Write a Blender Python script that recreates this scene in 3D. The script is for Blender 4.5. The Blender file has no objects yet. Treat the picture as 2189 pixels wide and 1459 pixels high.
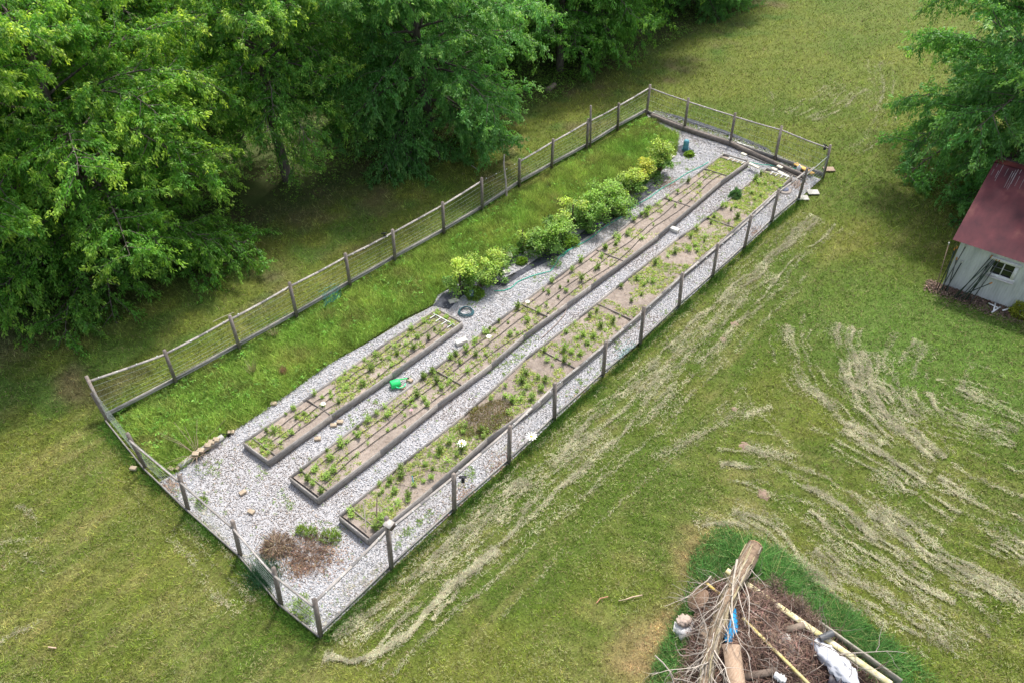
import bpy, math, numpy as np
from mathutils import Matrix, Vector
R = math.radians
rng = np.random.default_rng(7)
scene = bpy.context.scene
COL = scene.collection

# ---------------------------------------------------------------- camera
CAM = np.array([21.60872527, -3.47170727, 19.18543684])
CR = np.array([0.72604821, 0.68755148, -0.01126766])
CU = np.array([-0.4554065, 0.49305344, 0.74128485])
CW = np.array([-0.51522705, 0.53307717, -0.67109598])
FPX, CX, CY = 1700.0, 1094.5, 729.5
cd = bpy.data.cameras.new('camera'); cam = bpy.data.objects.new('camera', cd); COL.objects.link(cam)
m = Matrix.Identity(4)
for i in range(3):
    m[i][0], m[i][1], m[i][2], m[i][3] = CR[i], CU[i], -CW[i], CAM[i]
cam.matrix_world = m
cd.sensor_width = 36; cd.lens = 36 * FPX / 2189; cd.clip_end = 2000; cd.clip_start = .5
scene.camera = cam
# ---------------------------------------------------------------- light
SUN_EL, SUN_AZ = R(61), R(-20)          # azimuth measured from +y, clockwise towards +x
w = bpy.data.worlds.new('World'); scene.world = w; w.use_nodes = True
nt = w.node_tree; bg = nt.nodes['Background']
sky = nt.nodes.new('ShaderNodeTexSky'); sky.sky_type = 'NISHITA'; sky.sun_disc = False
sky.sun_elevation = SUN_EL; sky.sun_rotation = SUN_AZ; sky.air_density = 1.0; sky.dust_density = 3.0; sky.ozone_density = .6
hs = nt.nodes.new('ShaderNodeHueSaturation'); hs.inputs['Saturation'].default_value = .55
nt.links.new(sky.outputs[0], hs.inputs['Color']); nt.links.new(hs.outputs[0], bg.inputs[0]); bg.inputs[1].default_value = .15
sl = bpy.data.lights.new('sun', 'SUN'); sl.energy = 2.7; sl.angle = R(6); sl.color = (1, .965, .91)
so = bpy.data.objects.new('sun', sl); COL.objects.link(so)
sd = Vector((math.sin(SUN_AZ) * math.cos(SUN_EL), math.cos(SUN_AZ) * math.cos(SUN_EL), math.sin(SUN_EL)))
so.rotation_euler = sd.to_track_quat('Z', 'Y').to_euler(); so.location = (0, 60, 60)
scene.view_settings.view_transform = 'Standard'; scene.view_settings.look = 'None'
scene.view_settings.exposure = 0.86; scene.view_settings.gamma = 1
scene.render.engine = 'CYCLES'

# ---------------------------------------------------------------- helpers
def G(px, py, z=0.0):
    """where the sight line through a photo pixel meets height z"""
    d = CW + CR * (px - CX) / FPX - CU * (py - CY) / FPX
    return CAM + d * ((z - CAM[2]) / d[2])
def Gs(pts, z=0.0): return [G(a, b, z) for a, b in pts]
def zp(x0, y0, s, pts): return [(x0 + a * s, y0 + b * s) for a, b in pts]
def inpoly(x, y, poly):
    poly = np.asarray(poly)[:, :2]; c = np.zeros(len(x), bool); n = len(poly)
    for i in range(n):
        x1, y1 = poly[i]; x2, y2 = poly[(i + 1) % n]
        k = (y1 > y) != (y2 > y)
        with np.errstate(divide='ignore', invalid='ignore'):
            c ^= k & (x < (x2 - x1) * (y - y1) / (y2 - y1 + 1e-12) + x1)
    return c
_lat = {}
def vn(x, y, s, seed=0):
    if seed not in _lat: _lat[seed] = np.random.default_rng(1000 + seed).random((256, 256))
    L = _lat[seed]; x = np.asarray(x) / s + 1000; y = np.asarray(y) / s + 1000
    xi = np.floor(x).astype(int); yi = np.floor(y).astype(int); fx = x - xi; fy = y - yi
    fx = fx * fx * (3 - 2 * fx); fy = fy * fy * (3 - 2 * fy)
    a = L[xi % 256, yi % 256]; b = L[(xi + 1) % 256, yi % 256]; c = L[xi % 256, (yi + 1) % 256]; d = L[(xi + 1) % 256, (yi + 1) % 256]
    return (a * (1 - fx) + b * fx) * (1 - fy) + (c * (1 - fx) + d * fx) * fy
def fbm(x, y, s, seed=0, o=3):
    t = 0; a = 1; k = 0
    for i in range(o): t = t + a * vn(x, y, s / 2 ** i, seed + i * 7); k += a; a *= .55
    return t / k
def arr(*a): return np.array(a, float)
def nrm(v): v = np.asarray(v, float); return v / (np.linalg.norm(v, axis=-1, keepdims=True) + 1e-9)

class MB:
    def __init__(s): s.V = []; s.L = []; s.S = []; s.C = []; s.n = 0
    def add(s, v, f, c=(1, 1, 1)):
        v = np.asarray(v, float).reshape(-1, 3); f = np.asarray(f, int)
        s.V.append(v); s.L.append((f + s.n).ravel()); s.S.append(np.full(f.shape[0], f.shape[1]))
        c = np.asarray(c, float); s.C.append(np.broadcast_to(c, (len(v), 3)) if c.ndim == 1 else c); s.n += len(v); return s
    def beam(s, p0, p1, w_, h, up=(0, 0, 1), c=(1, 1, 1), ext=0):
        """box from p0 to p1; p0/p1 on the axis, w across, h along up"""
        p0 = np.asarray(p0, float); p1 = np.asarray(p1, float); d = nrm(p1 - p0)
        p0 = p0 - d * ext; p1 = p1 + d * ext
        up = np.asarray(up, float); a = nrm(np.cross(d, up)); b = np.cross(a, d)
        o = [(-1, -1), (1, -1), (1, 1), (-1, 1)]
        v = [p + a * i * w_ / 2 + b * j * h / 2 for p in (p0, p1) for i, j in o]
        return s.add(v, [(0, 3, 2, 1), (4, 5, 6, 7), (0, 1, 5, 4), (1, 2, 6, 5), (2, 3, 7, 6), (3, 0, 4, 7)], c)
    def box(s, cen, size, rz=0, c=(1, 1, 1), tilt=0):
        cen = np.asarray(cen, float); d = arr(math.cos(rz) * math.cos(tilt), math.sin(rz) * math.cos(tilt), math.sin(tilt))
        return s.beam(cen - d * size[0] / 2, cen + d * size[0] / 2, size[1], size[2], c=c)
    def tube(s, P, rad, n=6, c=(1, 1, 1), cap=True):
        P = np.asarray(P, float); k = len(P); rad = np.broadcast_to(rad, (k,))
        T = nrm(np.gradient(P, axis=0)); ref = arr(0, 0, 1) if abs(T[0][2]) < .9 else arr(1, 0, 0)
        A = nrm(np.cross(T, ref)); B = np.cross(T, A); th = np.arange(n) * 2 * np.pi / n
        v = P[:, None] + rad[:, None, None] * (A[:, None] * np.cos(th)[None, :, None] + B[:, None] * np.sin(th)[None, :, None])
        f = [(i * n + j, i * n + (j + 1) % n, (i + 1) * n + (j + 1) % n, (i + 1) * n + j) for i in range(k - 1) for j in range(n)]
        s.add(v, f, c)
        if cap:
            for e, o in ((0, 1), (k - 1, -1)):
                ring = v[e]; s.add(ring, [list(range(n))[::-o] if o == 1 else list(range(n))], c)
        return s
    def lathe(s, cen, prof, n=16, c=(1, 1, 1), axis=(0, 0, 1)):
        cen = np.asarray(cen, float); ax = nrm(axis); ref = arr(1, 0, 0) if abs(ax[0]) < .9 else arr(0, 1, 0)
        a = nrm(np.cross(ax, ref)); b = np.cross(ax, a); th = np.arange(n) * 2 * np.pi / n
        v = [cen + ax * z + r * (a * math.cos(t) + b * math.sin(t)) for r, z in prof for t in th]
        k = len(prof); f = [(i * n + j, i * n + (j + 1) % n, (i + 1) * n + (j + 1) % n, (i + 1) * n + j) for i in range(k - 1) for j in range(n)]
        return s.add(v, f, c)
    def leaves(s, P, D, N, ln, wd, c, fold=.25):
        """diamond leaves: base P, direction D, side from N"""
        D = nrm(D); A = nrm(np.cross(D, N)); Nn = np.cross(A, D); ln = np.asarray(ln)[..., None]; wd = np.asarray(wd)[..., None]
        v = np.stack([P, P + D * ln * .45 + A * wd / 2 + Nn * wd * fold, P + D * ln - Nn * ln * .15, P + D * ln * .45 - A * wd / 2 + Nn * wd * fold], 1)
        n = len(P); f = np.arange(n * 4).reshape(n, 4)
        return s.add(v.reshape(-1, 3), f, np.repeat(c, 4, 0))
    def mesh(s, name, mat, origin=(0, 0, 0), smooth=False):
        V = np.concatenate(s.V) - np.asarray(origin, float); L = np.concatenate(s.L).astype(np.int32); S = np.concatenate(s.S); Cc = np.concatenate(s.C)
        me = bpy.data.meshes.new(name); me.vertices.add(len(V)); me.vertices.foreach_set('co', V.astype(np.float32).ravel())
        me.loops.add(len(L)); me.loops.foreach_set('vertex_index', L)
        st = np.concatenate([[0], np.cumsum(S)[:-1]]).astype(np.int32)
        me.polygons.add(len(S)); me.polygons.foreach_set('loop_start', st)
        if smooth: me.polygons.foreach_set('use_smooth', np.ones(len(S), bool))
        at = me.color_attributes.new('col', 'FLOAT_COLOR', 'POINT')
        at.data.foreach_set('color', np.concatenate([Cc, np.ones((len(Cc), 1))], 1).astype(np.float32).ravel())
        me.update(calc_edges=True); me.validate()
        me.materials.append(mat); return me
    def build(s, name, mat, parent=None, smooth=False, loc=None):
        org = wloc(parent) if parent is not None else (loc if loc is not None else (0, 0, 0))
        o = bpy.data.objects.new(name, s.mesh(name, mat, org, smooth)); COL.objects.link(o)
        if parent is not None: o.parent = parent
        elif loc is not None: o.location = tuple(loc)
        return o
def wloc(o):
    p = Vector((0, 0, 0))
    while o is not None: p += o.location; o = o.parent
    return np.array(p)
def tag(o, label=None, cat=None, group=None, kind=None):
    if label: o['label'] = label
    if cat: o['category'] = cat
    if group: o['group'] = group
    if kind: o['kind'] = kind
    return o
def thing(name, label, cat, loc=(0, 0, 0), group=None):
    o = bpy.data.objects.new(name, None); COL.objects.link(o); o.location = tuple(loc); o.empty_display_size = .2
    return tag(o, label, cat, group)

# ---------------------------------------------------------------- materials
def ramp(nt, fac, stops):
    r = nt.nodes.new('ShaderNodeValToRGB'); e = r.color_ramp.elements
    while len(e) < len(stops): e.new(.5)
    for k, (p, c) in enumerate(stops): e[k].position = p; e[k].color = (*c, 1)
    nt.links.new(fac, r.inputs[0]); return r.outputs[0]
def mat(name, c1, c2=None, scale=8, rough=.9, bump=0, attr=True, stretch=(1, 1, 1), detail=6, metal=0, bscale=None, transl=0, tcol=None, spec=.3):
    mt = bpy.data.materials.new(name); mt.use_nodes = True; nt = mt.node_tree; b = nt.nodes['Principled BSDF']
    b.inputs['Roughness'].default_value = rough; b.inputs['Metallic'].default_value = metal; b.inputs['Specular IOR Level'].default_value = spec
    tc = nt.nodes.new('ShaderNodeTexCoord'); mp = nt.nodes.new('ShaderNodeMapping'); mp.inputs['Scale'].default_value = stretch
    nt.links.new(tc.outputs['Object'], mp.inputs[0])
    nz = nt.nodes.new('ShaderNodeTexNoise'); nz.inputs['Scale'].default_value = scale; nz.inputs['Detail'].default_value = detail; nz.inputs['Roughness'].default_value = .65
    nt.links.new(mp.outputs[0], nz.inputs['Vector'])
    col = ramp(nt, nz.outputs['Fac'], [(.3, c1), (.7, c2 or c1)])
    if attr:
        a = nt.nodes.new('ShaderNodeAttribute'); a.attribute_name = 'col'
        mx = nt.nodes.new('ShaderNodeMix'); mx.data_type = 'RGBA'; mx.blend_type = 'MULTIPLY'; mx.inputs['Factor'].default_value = 1
        nt.links.new(col, mx.inputs['A']); nt.links.new(a.outputs['Color'], mx.inputs['B']); col = mx.outputs['Result']
    nt.links.new(col, b.inputs['Base Color'])
    if bump:
        bp = nt.nodes.new('ShaderNodeBump'); bp.inputs['Strength'].default_value = min(1, bump); bp.inputs['Distance'].default_value = .02
        n2 = nt.nodes.new('ShaderNodeTexNoise'); n2.inputs['Scale'].default_value = bscale or scale * 3; n2.inputs['Detail'].default_value = 5
        nt.links.new(mp.outputs[0], n2.inputs['Vector']); nt.links.new(n2.outputs['Fac'], bp.inputs['Height']); nt.links.new(bp.outputs[0], b.inputs['Normal'])
    if transl:
        tr = nt.nodes.new('ShaderNodeBsdfTranslucent'); ms = nt.nodes.new('ShaderNodeMixShader'); ms.inputs[0].default_value = transl
        out = nt.nodes['Material Output']
        if tcol:
            m3 = nt.nodes.new('ShaderNodeMix'); m3.data_type = 'RGBA'; m3.blend_type = 'MULTIPLY'; m3.inputs['Factor'].default_value = 1; m3.inputs['B'].default_value = (*tcol, 1)
            nt.links.new(col, m3.inputs['A']); nt.links.new(m3.outputs['Result'], tr.inputs[0])
        else: nt.links.new(col, tr.inputs[0])
        nt.links.new(b.outputs[0], ms.inputs[1]); nt.links.new(tr.outputs[0], ms.inputs[2]); nt.links.new(ms.outputs[0], out.inputs[0])
    return mt
M = dict(
    wood=mat('weathered_wood', (.185, .168, .15), (.38, .35, .325), 6, .9, .5, stretch=(1, 1, 3), detail=8),
    post=mat('post_wood', (.15, .12, .10), (.27, .235, .21), 7, .9, .5, detail=8),
    soil=mat('bed_soil', (.20, .165, .14), (.37, .315, .275), 6, 1, 1, detail=12, bscale=24),
    wire=mat('galvanised_wire', (.34, .38, .36), rough=.6, metal=.3),
    leaf=mat('leaf', (1.75, 1.68, 1.6), (2.45, 2.3, 2.15), 1.2, .5, transl=.42, tcol=(1.25, 1.3, .6), spec=.35),
    grass=mat('grass_blade', (.85, .85, .85), (1.1, 1.1, 1.1), 1.5, .75, transl=.25, spec=.08),
    straw=mat('dry_straw', (.85, .85, .85), (1.1, 1.1, 1.1), 3, .95, spec=.1),
    stone=mat('gravel_stone', (.8, .8, .8), (1.05, 1.05, 1.05), 25, .9),
    bark=mat('bark', (.06, .05, .042), (.17, .145, .12), 9, .95, 1, stretch=(1, 1, .3)),
    drip=mat('drip_hose', (.015, .015, .017), rough=.5),
    brick=mat('tan_brick', (.30, .23, .16), (.46, .38, .28), 12, .95, .4),
    block=mat('pale_block', (.48, .46, .42), (.68, .66, .62), 9, .95, .3),
    concrete=mat('concrete', (.33, .31, .29), (.5, .48, .46), 8, .95, .4),
    plain=mat('painted', (.9, .9, .9), (1, 1, 1), 9, .5),
    matte=mat('matte', (.8, .8, .8), (1.05, 1.05, 1.05), 12, .95, .3),
    fabric=mat('landscape_fabric', (.028, .030, .038), (.075, .08, .10), 4, .8, .5, bscale=9),
    twig=mat('twig', (.7, .7, .7), (1.1, 1.1, 1.1), 10, .95),
    cutwood=mat('cut_wood', (.33, .22, .145), (.52, .38, .27), 5, .85, .5, stretch=(6, 1, 1)),
)
def ground_mat():
    mt = mat('lawn', (.75, .75, .75), (1.2, 1.2, 1.2), 9, 1, 1, bscale=22, detail=10)
    return mt

# ---------------------------------------------------------------- layout
LP = [(232, 901, 184, 803), (378, 821, 351, 748), (513, 747, 491, 675), (635, 680, 618.5, 603.6), (749, 614, 738, 541.5), (845, 559, 839, 491), (949, 502, 946, 432), (1031, 453, 1029.5, 380), (1110, 398, 1110.5, 340), (1179, 360, 1182.5, 297.4), (1254, 320, 1258, 254), (1320, 278, 1323, 221), (1382, 245, 1390, 181)]
RP = [(686, 1359, 672, 1280), (837, 1215, 826, 1104), (971, 1091, 970, 1012), (1088, 988, 1090, 910), (1185, 896, 1186, 818), (1289, 802, 1295.6, 729.5), (1368, 737, 1377, 656), (1451, 657, 1459, 583), (1523, 592, 1535, 521), (1590.5, 531.5, 1607, 460.5), (1649, 475, 1665, 405), (1707, 426, 1726, 360)]
GP = (1760, 379.5, 1775.5, 310)
BP = [(1463, 278, 1472, 209.5), (1560, 310, 1572, 241.5), (1656, 344, 1671.5, 269)]
FP = [(313, 1002, 272, 925), (402, 1088, 383, 1014), (514.5, 1186, 496.7, 1112), (601, 1291, 584.5, 1212.5)]
PH = 1.6
def post_pts(o, h=PH): return G(o[0], o[1], 0), G(o[2], o[3], h)
garden = Gs([(232, 901), (1382, 245), (1760, 380), (1707, 426), (1590, 531), (1451, 657), (1289, 802), (1088, 988), (971, 1091), (837, 1215), (686, 1359), (601, 1291), (514, 1186), (402, 1088), (313, 1002)])
strip_poly = Gs([(1384, 246), (1396, 236), (1470, 258), (1560, 288), (1640, 322), (1720, 358), (1740, 376), (1656, 346), (1560, 309), (1463, 277)])
gravel_poly = Gs([(372, 1012), (440, 968), (492, 925), (545, 888), (600, 852), (700, 780), (800, 725), (860, 688), (925, 655), (935, 632), (1000, 595), (1100, 548), (1200, 500), (1300, 440), (1400, 380), (1448, 330), (1425, 300), (1388, 262), (1383, 246), (1755, 384), (1707, 426), (1590, 531), (1451, 657), (1289, 802), (1088, 988), (971, 1091), (837, 1215), (686, 1359), (601, 1291), (514, 1186), (402, 1088), (340, 1030)])
tall_poly = Gs([(236, 899), (1380, 249), (1450, 290), (1446, 330), (1400, 378), (1300, 438), (1200, 497), (1100, 545), (1000, 592), (937, 630), (925, 652), (850, 688), (800, 722), (700, 782), (600, 855), (545, 892), (492, 928), (440, 965), (372, 1015), (330, 1020), (300, 985)])
brush_poly = Gs([(1510, 1250), (1640, 1262), (1720, 1310), (1800, 1390), (1905, 1470), (1500, 1500), (1440, 1470), (1480, 1350)])
green_poly = Gs([(1492, 1200), (1530, 1148), (1600, 1155), (1660, 1185), (1740, 1250), (1830, 1330), (1930, 1405), (2000, 1470), (1392, 1480), (1408, 1440), (1448, 1360), (1482, 1290)])
wear_poly = Gs([(1505, 1140), (1440, 1150), (1470, 1180), (1430, 1270), (1370, 1330), (1320, 1400), (1290, 1470), (1380, 1470), (1420, 1380), (1490, 1280), (1500, 1200), (1540, 1150)])
# shed footprint
SH0 = arr(16.85, 25.42, 0); sex = arr(math.cos(R(6)), math.sin(R(6)), 0); sey = arr(-math.sin(R(6)), math.cos(R(6)), 0)

def soft(x, y, poly, blur, n=6, seed=3):
    t = 0; r_ = np.random.default_rng(seed)
    for i in range(n):
        a = i * 2 * math.pi / n; t = t + inpoly(x + blur * math.cos(a), y + blur * math.sin(a), poly)
    return t / n
def lawn_col(x, y):
    a = fbm(x, y, 3.2, 1, 4); b = fbm(x, y, 1.1, 20, 3); c = fbm(x * .8 - y * .5, (x + y) * .25, 1.4, 40, 3)
    green = arr(.088, .145, .022); olive = arr(.155, .185, .036); dry = arr(.275, .265, .105); brown = arr(.165, .12, .085)
    t = np.clip((a - .34) * 2.4 + (c - .5) * .8, 0, 1)[:, None]
    col = green * (1 - t) + olive * t
    d = np.clip((b - .52) * 2.6, 0, 1) * np.clip((fbm(x, y, 6, 60, 2) - .3) * 2.2, 0.1, 1)
    # fine mowing lines: along the fence near it, swinging away from it further out
    wv = np.clip((x - 13.5) / 2.5, 0, 1) * np.clip((26 - y) / 6, 0, 1)
    u1, v1 = x + .06 * y, y; ca, sa = .93, -.37; u2, v2 = x * sa + y * ca, x * ca - y * sa
    ml = fbm(u1 * 7, v1 * .35, 1.2, 90, 2) * (1 - wv) + fbm(u2 * 7, v2 * .35, 1.2, 93, 2) * wv
    outside = (x > 10) | (y < -.3)
    d = d + np.clip((ml - .5) * 2.2, -.25, .45) * np.where(outside, np.clip(.35 + fbm(x, y, 4, 97, 2), .3, 1), .3); d = np.clip(d, 0, 1)
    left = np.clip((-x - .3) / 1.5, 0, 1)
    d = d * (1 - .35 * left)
    # greener swath by the shed and beyond it
    lush = np.clip(1 - np.hypot((x - 18.5) / 6.5, (y - 22) / 5), 0, 1) * 1.5
    far = np.clip((y - 26) / 14, 0, 1) * (x > -5)
    d = d * (1 - np.clip(lush, 0, 1)) * (1 - .5 * far)
    col = col * (1 - .75 * d[:, None]) + dry * .75 * d[:, None]
    lu = np.clip(lush, 0, .8)[:, None]; col = col * (1 - lu) + arr(.10, .185, .035) * lu
    col = col * (1 - .3 * far[:, None]) + arr(.19, .24, .065) * .3 * far[:, None]
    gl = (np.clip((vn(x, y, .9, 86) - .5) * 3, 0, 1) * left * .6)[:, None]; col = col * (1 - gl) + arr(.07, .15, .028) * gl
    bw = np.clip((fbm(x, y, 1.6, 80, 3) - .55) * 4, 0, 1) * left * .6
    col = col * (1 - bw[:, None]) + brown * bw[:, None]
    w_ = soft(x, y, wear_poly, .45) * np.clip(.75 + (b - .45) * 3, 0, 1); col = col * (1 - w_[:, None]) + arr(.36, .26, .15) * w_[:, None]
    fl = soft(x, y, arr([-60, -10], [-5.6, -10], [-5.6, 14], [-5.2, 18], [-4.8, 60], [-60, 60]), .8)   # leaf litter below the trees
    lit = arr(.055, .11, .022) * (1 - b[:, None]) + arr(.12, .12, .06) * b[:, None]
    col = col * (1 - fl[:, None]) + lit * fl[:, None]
    return col

# ---------------------------------------------------------------- ground
def axis_pts(a, b, st, out):
    core = list(np.arange(a, b, st)); return np.array([a - o for o in out[::-1]] + core + [b + o for o in out])
gx = axis_pts(-24, 27, .22, [2, 6, 15, 40, 100, 300, 700]); gy = axis_pts(-9, 62, .22, [2, 6, 15, 40, 100, 300, 700])
X, Y = np.meshgrid(gx, gy, indexing='ij'); xf, yf = X.ravel(), Y.ravel()
Z = (fbm(xf, yf, 5, 5, 3) - .5) * .10 * np.clip(np.maximum(xf - 11.5, -xf - .8), 0, 1) - .03
ny = len(gy); ii = (np.arange(len(gx) - 1)[:, None] * ny + np.arange(ny - 1)[None]).ravel()
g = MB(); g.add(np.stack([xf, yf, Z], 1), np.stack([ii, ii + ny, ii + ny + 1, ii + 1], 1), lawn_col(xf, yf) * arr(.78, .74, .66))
tag(g.build('ground', ground_mat(), smooth=True), 'mown green and straw coloured lawn around the fenced garden', 'ground', kind='structure')
def gz(x, y): return (fbm(x, y, 5, 5, 3) - .5) * .10 * np.clip(np.maximum(x - 11.5, -x - .8), 0, 1) - .03

def poly_sheet(name, poly, z, mt, label, cat, kind=None, col=(1, 1, 1)):
    b = MB(); P = np.array([[p[0], p[1], z] for p in poly]); b.add(P, [list(range(len(P)))], col)
    o = b.build(name, mt); return tag(o, label, cat, kind=kind)
gm = mat('gravel_sheet', (.24, .235, .24), (.50, .49, .50), 26, 1, 1, attr=False, detail=3, bscale=26)
poly_sheet('gravel_path', gravel_poly, .004, gm, 'pale crushed stone surface between the raised beds', 'gravel path', 'structure')

# raised beds (top edges traced on the photo: left side, right side, near -> far)
BT = .30
B1L = [(519, 944), (647, 855.6), (791.6, 754), (933.6, 659)]
B1R = [(573.5, 984), (708, 886), (837, 797), (988, 688)]
B2L = [(618.7, 1019), (766, 906), (906, 802), (1050, 694.5), (1169, 606.5), (1313, 502.5), (1347, 473), (1489, 372), (1547, 328)]
B2R = [(678, 1065), (812, 963), (934, 863), (1050, 777), (1118, 717), (1212, 648), (1263, 610), (1407, 502.5), (1540, 388), (1601, 344)]
B3L = [(724, 1102), (862, 987), (992, 885.5), (1123, 765), (1237, 677.5), (1316, 614), (1450, 507.6), (1497, 476), (1639, 359)]
B3R = [(787, 1152), (923, 1041), (1040, 937), (1156, 855), (1202, 812), (1377, 662), (1456, 588), (1552.5, 505), (1664, 405), (1694.5, 375.5)]
BEDS = [(B1L, B1R), (B2L, B2R), (B3L, B3R)]
bedpoly = [Gs(L, BT) + Gs(Rr, BT)[::-1] for L, Rr in BEDS]
def lerp_line(P, t):
    P = np.array(P); d = np.r_[0, np.cumsum(np.linalg.norm(np.diff(P, axis=0), axis=1))]; d /= d[-1]
    t = np.atleast_1d(t); return np.stack([np.interp(t, d, P[:, k]) for k in range(P.shape[1])], -1)
def bedpt(k, s, t):
    """s across 0..1 (left to right), t along 0..1"""
    L, Rr = BEDS[k]; a = lerp_line(Gs(L, BT), t); b = lerp_line(Gs(Rr, BT), t); return a + (b - a) * np.atleast_1d(s)[:, None]
SOILZ = .235
bed_labels = ['short raised bed of grey planks, nearest the tall grass strip', 'long middle raised bed of grey planks with black drip lines', 'long raised bed beside the right hand wire fence, its planks bowed and dark']
bed_div = [[.29], [.24, .42, .60, .80, .93], [.36, .49, .79]]
for k, (L, Rr) in enumerate(BEDS):
    o0 = G(*L[0]); bed = thing('raised_bed', bed_labels[k], 'raised bed', (o0[0], o0[1], 0), 'raised beds')
    for side in (L, Rr):
        P = [arr(p[0], p[1], BT / 2) for p in Gs(side, BT)]; b = MB()
        for i in range(len(P) - 1):
            b.beam(P[i], P[i + 1], .042 + .001 * (i % 2), BT + .004 * (i % 2), c=arr(1, 1, 1) * rng.uniform(.82, 1.12), ext=.004)
        b.build('side_board', M['wood'], bed)
    for e in (0, -1):
        a, c_ = G(*L[e], BT), G(*Rr[e], BT); b = MB(); b.beam(arr(a[0], a[1], BT / 2 - .001), arr(c_[0], c_[1], BT / 2 - .001), .043, BT - .004, c=arr(1, 1, 1) * .95, ext=-.023)
        b.build('end_board', M['wood'], bed)
    Ln = 25 if k else 8.7
    for t in ([.016, .985] if k else [.035, .955]) + bed_div[k]:
        a, c_ = bedpt(k, 0.035, t)[0], bedpt(k, .965, t)[0]; b = MB(); zz = SOILZ + .01
        b.beam(arr(a[0], a[1], zz), arr(c_[0], c_[1], zz), .03, .08, c=arr(1, .95, .9) * .8); b.build('cross_board', M['wood'], bed)
    # soil sheet with relief
    ns, ntt = 10, (180 if k else 64); S, T = np.meshgrid(np.linspace(.02, .98, ns), np.linspace(.004, .996, ntt), indexing='ij')
    P = bedpt(k, S.ravel(), T.ravel()); nzv = fbm(P[:, 0], P[:, 1], .7, 90 + k, 3)
    P[:, 2] = SOILZ + (nzv - .5) * .09 - (.035 if k == 2 else .015) * (np.abs(S.ravel() - .5) * 2) ** 6
    cc = np.clip(.72 + .5 * (fbm(P[:, 0], P[:, 1], 1.1, 120, 3)), .6, 1.15)[:, None] * arr(1, .98, .96)
    i0 = (np.arange(ns - 1)[:, None] * ntt + np.arange(ntt - 1)[None]).ravel()
    b = MB(); b.add(P, np.stack([i0, i0 + ntt, i0 + ntt + 1, i0 + 1], 1), cc); b.build('soil', M['soil'], bed, smooth=True)

# gravel stones
gp = np.array(gravel_poly); x0, x1, y0, y1 = gp[:, 0].min(), gp[:, 0].max(), gp[:, 1].min(), gp[:, 1].max()
fab_polys = [Gs(p) for p in ([(925, 655), (945, 630), (1010, 595), (1020, 612), (990, 632), (960, 662)], [(985, 600), (1050, 565), (1110, 545), (1085, 575), (1030, 610), (1000, 620)],
    [(1050, 610), (1095, 590), (1160, 545), (1240, 500), (1270, 480), (1265, 500), (1200, 545), (1130, 580), (1080, 612)], [(1442, 316), (1462, 310), (1484, 322), (1478, 334), (1456, 336)],
    [(1400, 236), (1480, 256), (1560, 283), (1640, 317), (1650, 326), (1560, 291), (1470, 262)], [(1240, 500), (1330, 440), (1400, 390), (1415, 400), (1340, 450), (1260, 505)])]
debris_spots = [(G(590, 1172), .55), (G(650, 1185), .7), (G(700, 1190), .7), (G(960, 1120), .5), (G(640, 1215), .4), (G(365, 1040), .4), (G(1250, 850), .5), (G(1430, 395), .6), (G(1475, 270), .5), (G(1080, 1000), .6), (G(1700, 395), .5), (G(1620, 500), .5), (G(1000, 1060), .4)]
N = 210000; xs = rng.uniform(x0, x1, N); ys = rng.uniform(y0, y1 + 1.5, N)
k = inpoly(xs, ys, gravel_poly) | inpoly(xs, ys, strip_poly)
for bp in bedpoly: k &= ~inpoly(xs, ys, bp)
for fpoly in fab_polys: k &= ~(inpoly(xs, ys, fpoly) & (rng.random(N) < .9))
for c_, r_ in debris_spots: k &= ~((np.hypot(xs - c_[0], ys - c_[1]) < r_ * .8) & (rng.random(N) < .6))
xs, ys = xs[k], ys[k]; n = len(xs); print('stones', n)
def rotmats(n):
    q = nrm(rng.normal(size=(n, 4))); a, b, c, d = q.T
    return np.stack([1 - 2 * (c * c + d * d), 2 * (b * c - a * d), 2 * (b * d + a * c), 2 * (b * c + a * d), 1 - 2 * (b * b + d * d), 2 * (c * d - a * b), 2 * (b * d - a * c), 2 * (c * d + a * b), 1 - 2 * (b * b + c * c)], 1).reshape(n, 3, 3)
def stones(xs, ys, z, size, colr, name, label, cat, kind='stuff'):
    n = len(xs); oc = arr([1, 0, 0], [-1, 0, 0], [0, 1, 0], [0, -1, 0], [0, 0, 1], [0, 0, -1]); fc = np.array([(0, 2, 4), (2, 1, 4), (1, 3, 4), (3, 0, 4), (2, 0, 5), (1, 2, 5), (3, 1, 5), (0, 3, 5)])
    sc = size[:, None, None] * rng.uniform(.55, 1, (n, 1, 3)); v = oc[None] * (1 + rng.uniform(-.25, .25, (n, 6, 1))) * sc
    v = np.einsum('nij,nkj->nki', rotmats(n), v); v[:, :, 2] *= .75; v[:, :, 0] += xs[:, None]; v[:, :, 1] += ys[:, None]; v[:, :, 2] += z[:, None]
    b = MB(); b.add(v.reshape(-1, 3), (fc[None] + np.arange(n)[:, None, None] * 6).reshape(-1, 3), np.repeat(colr, 6, 0))
    return tag(b.build(name, M['stone']), label, cat, kind=kind)
val = np.clip(rng.normal(.53, .15, n), .17, .85)[:, None]; tint = np.where(rng.random(n)[:, None] < .12, arr(1, .86, .74), arr(.97, .98, 1.02))
dirt = np.clip((fbm(xs, ys, 1.6, 150, 4) - .48) * 3, 0, .65)[:, None]
stones(xs, ys, rng.uniform(.005, .028, n), rng.uniform(.014, .033, n), val * tint * (1 - dirt * arr(.3, .42, .52)), 'gravel', 'pale grey loose gravel spread between the raised beds', 'gravel')

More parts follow.
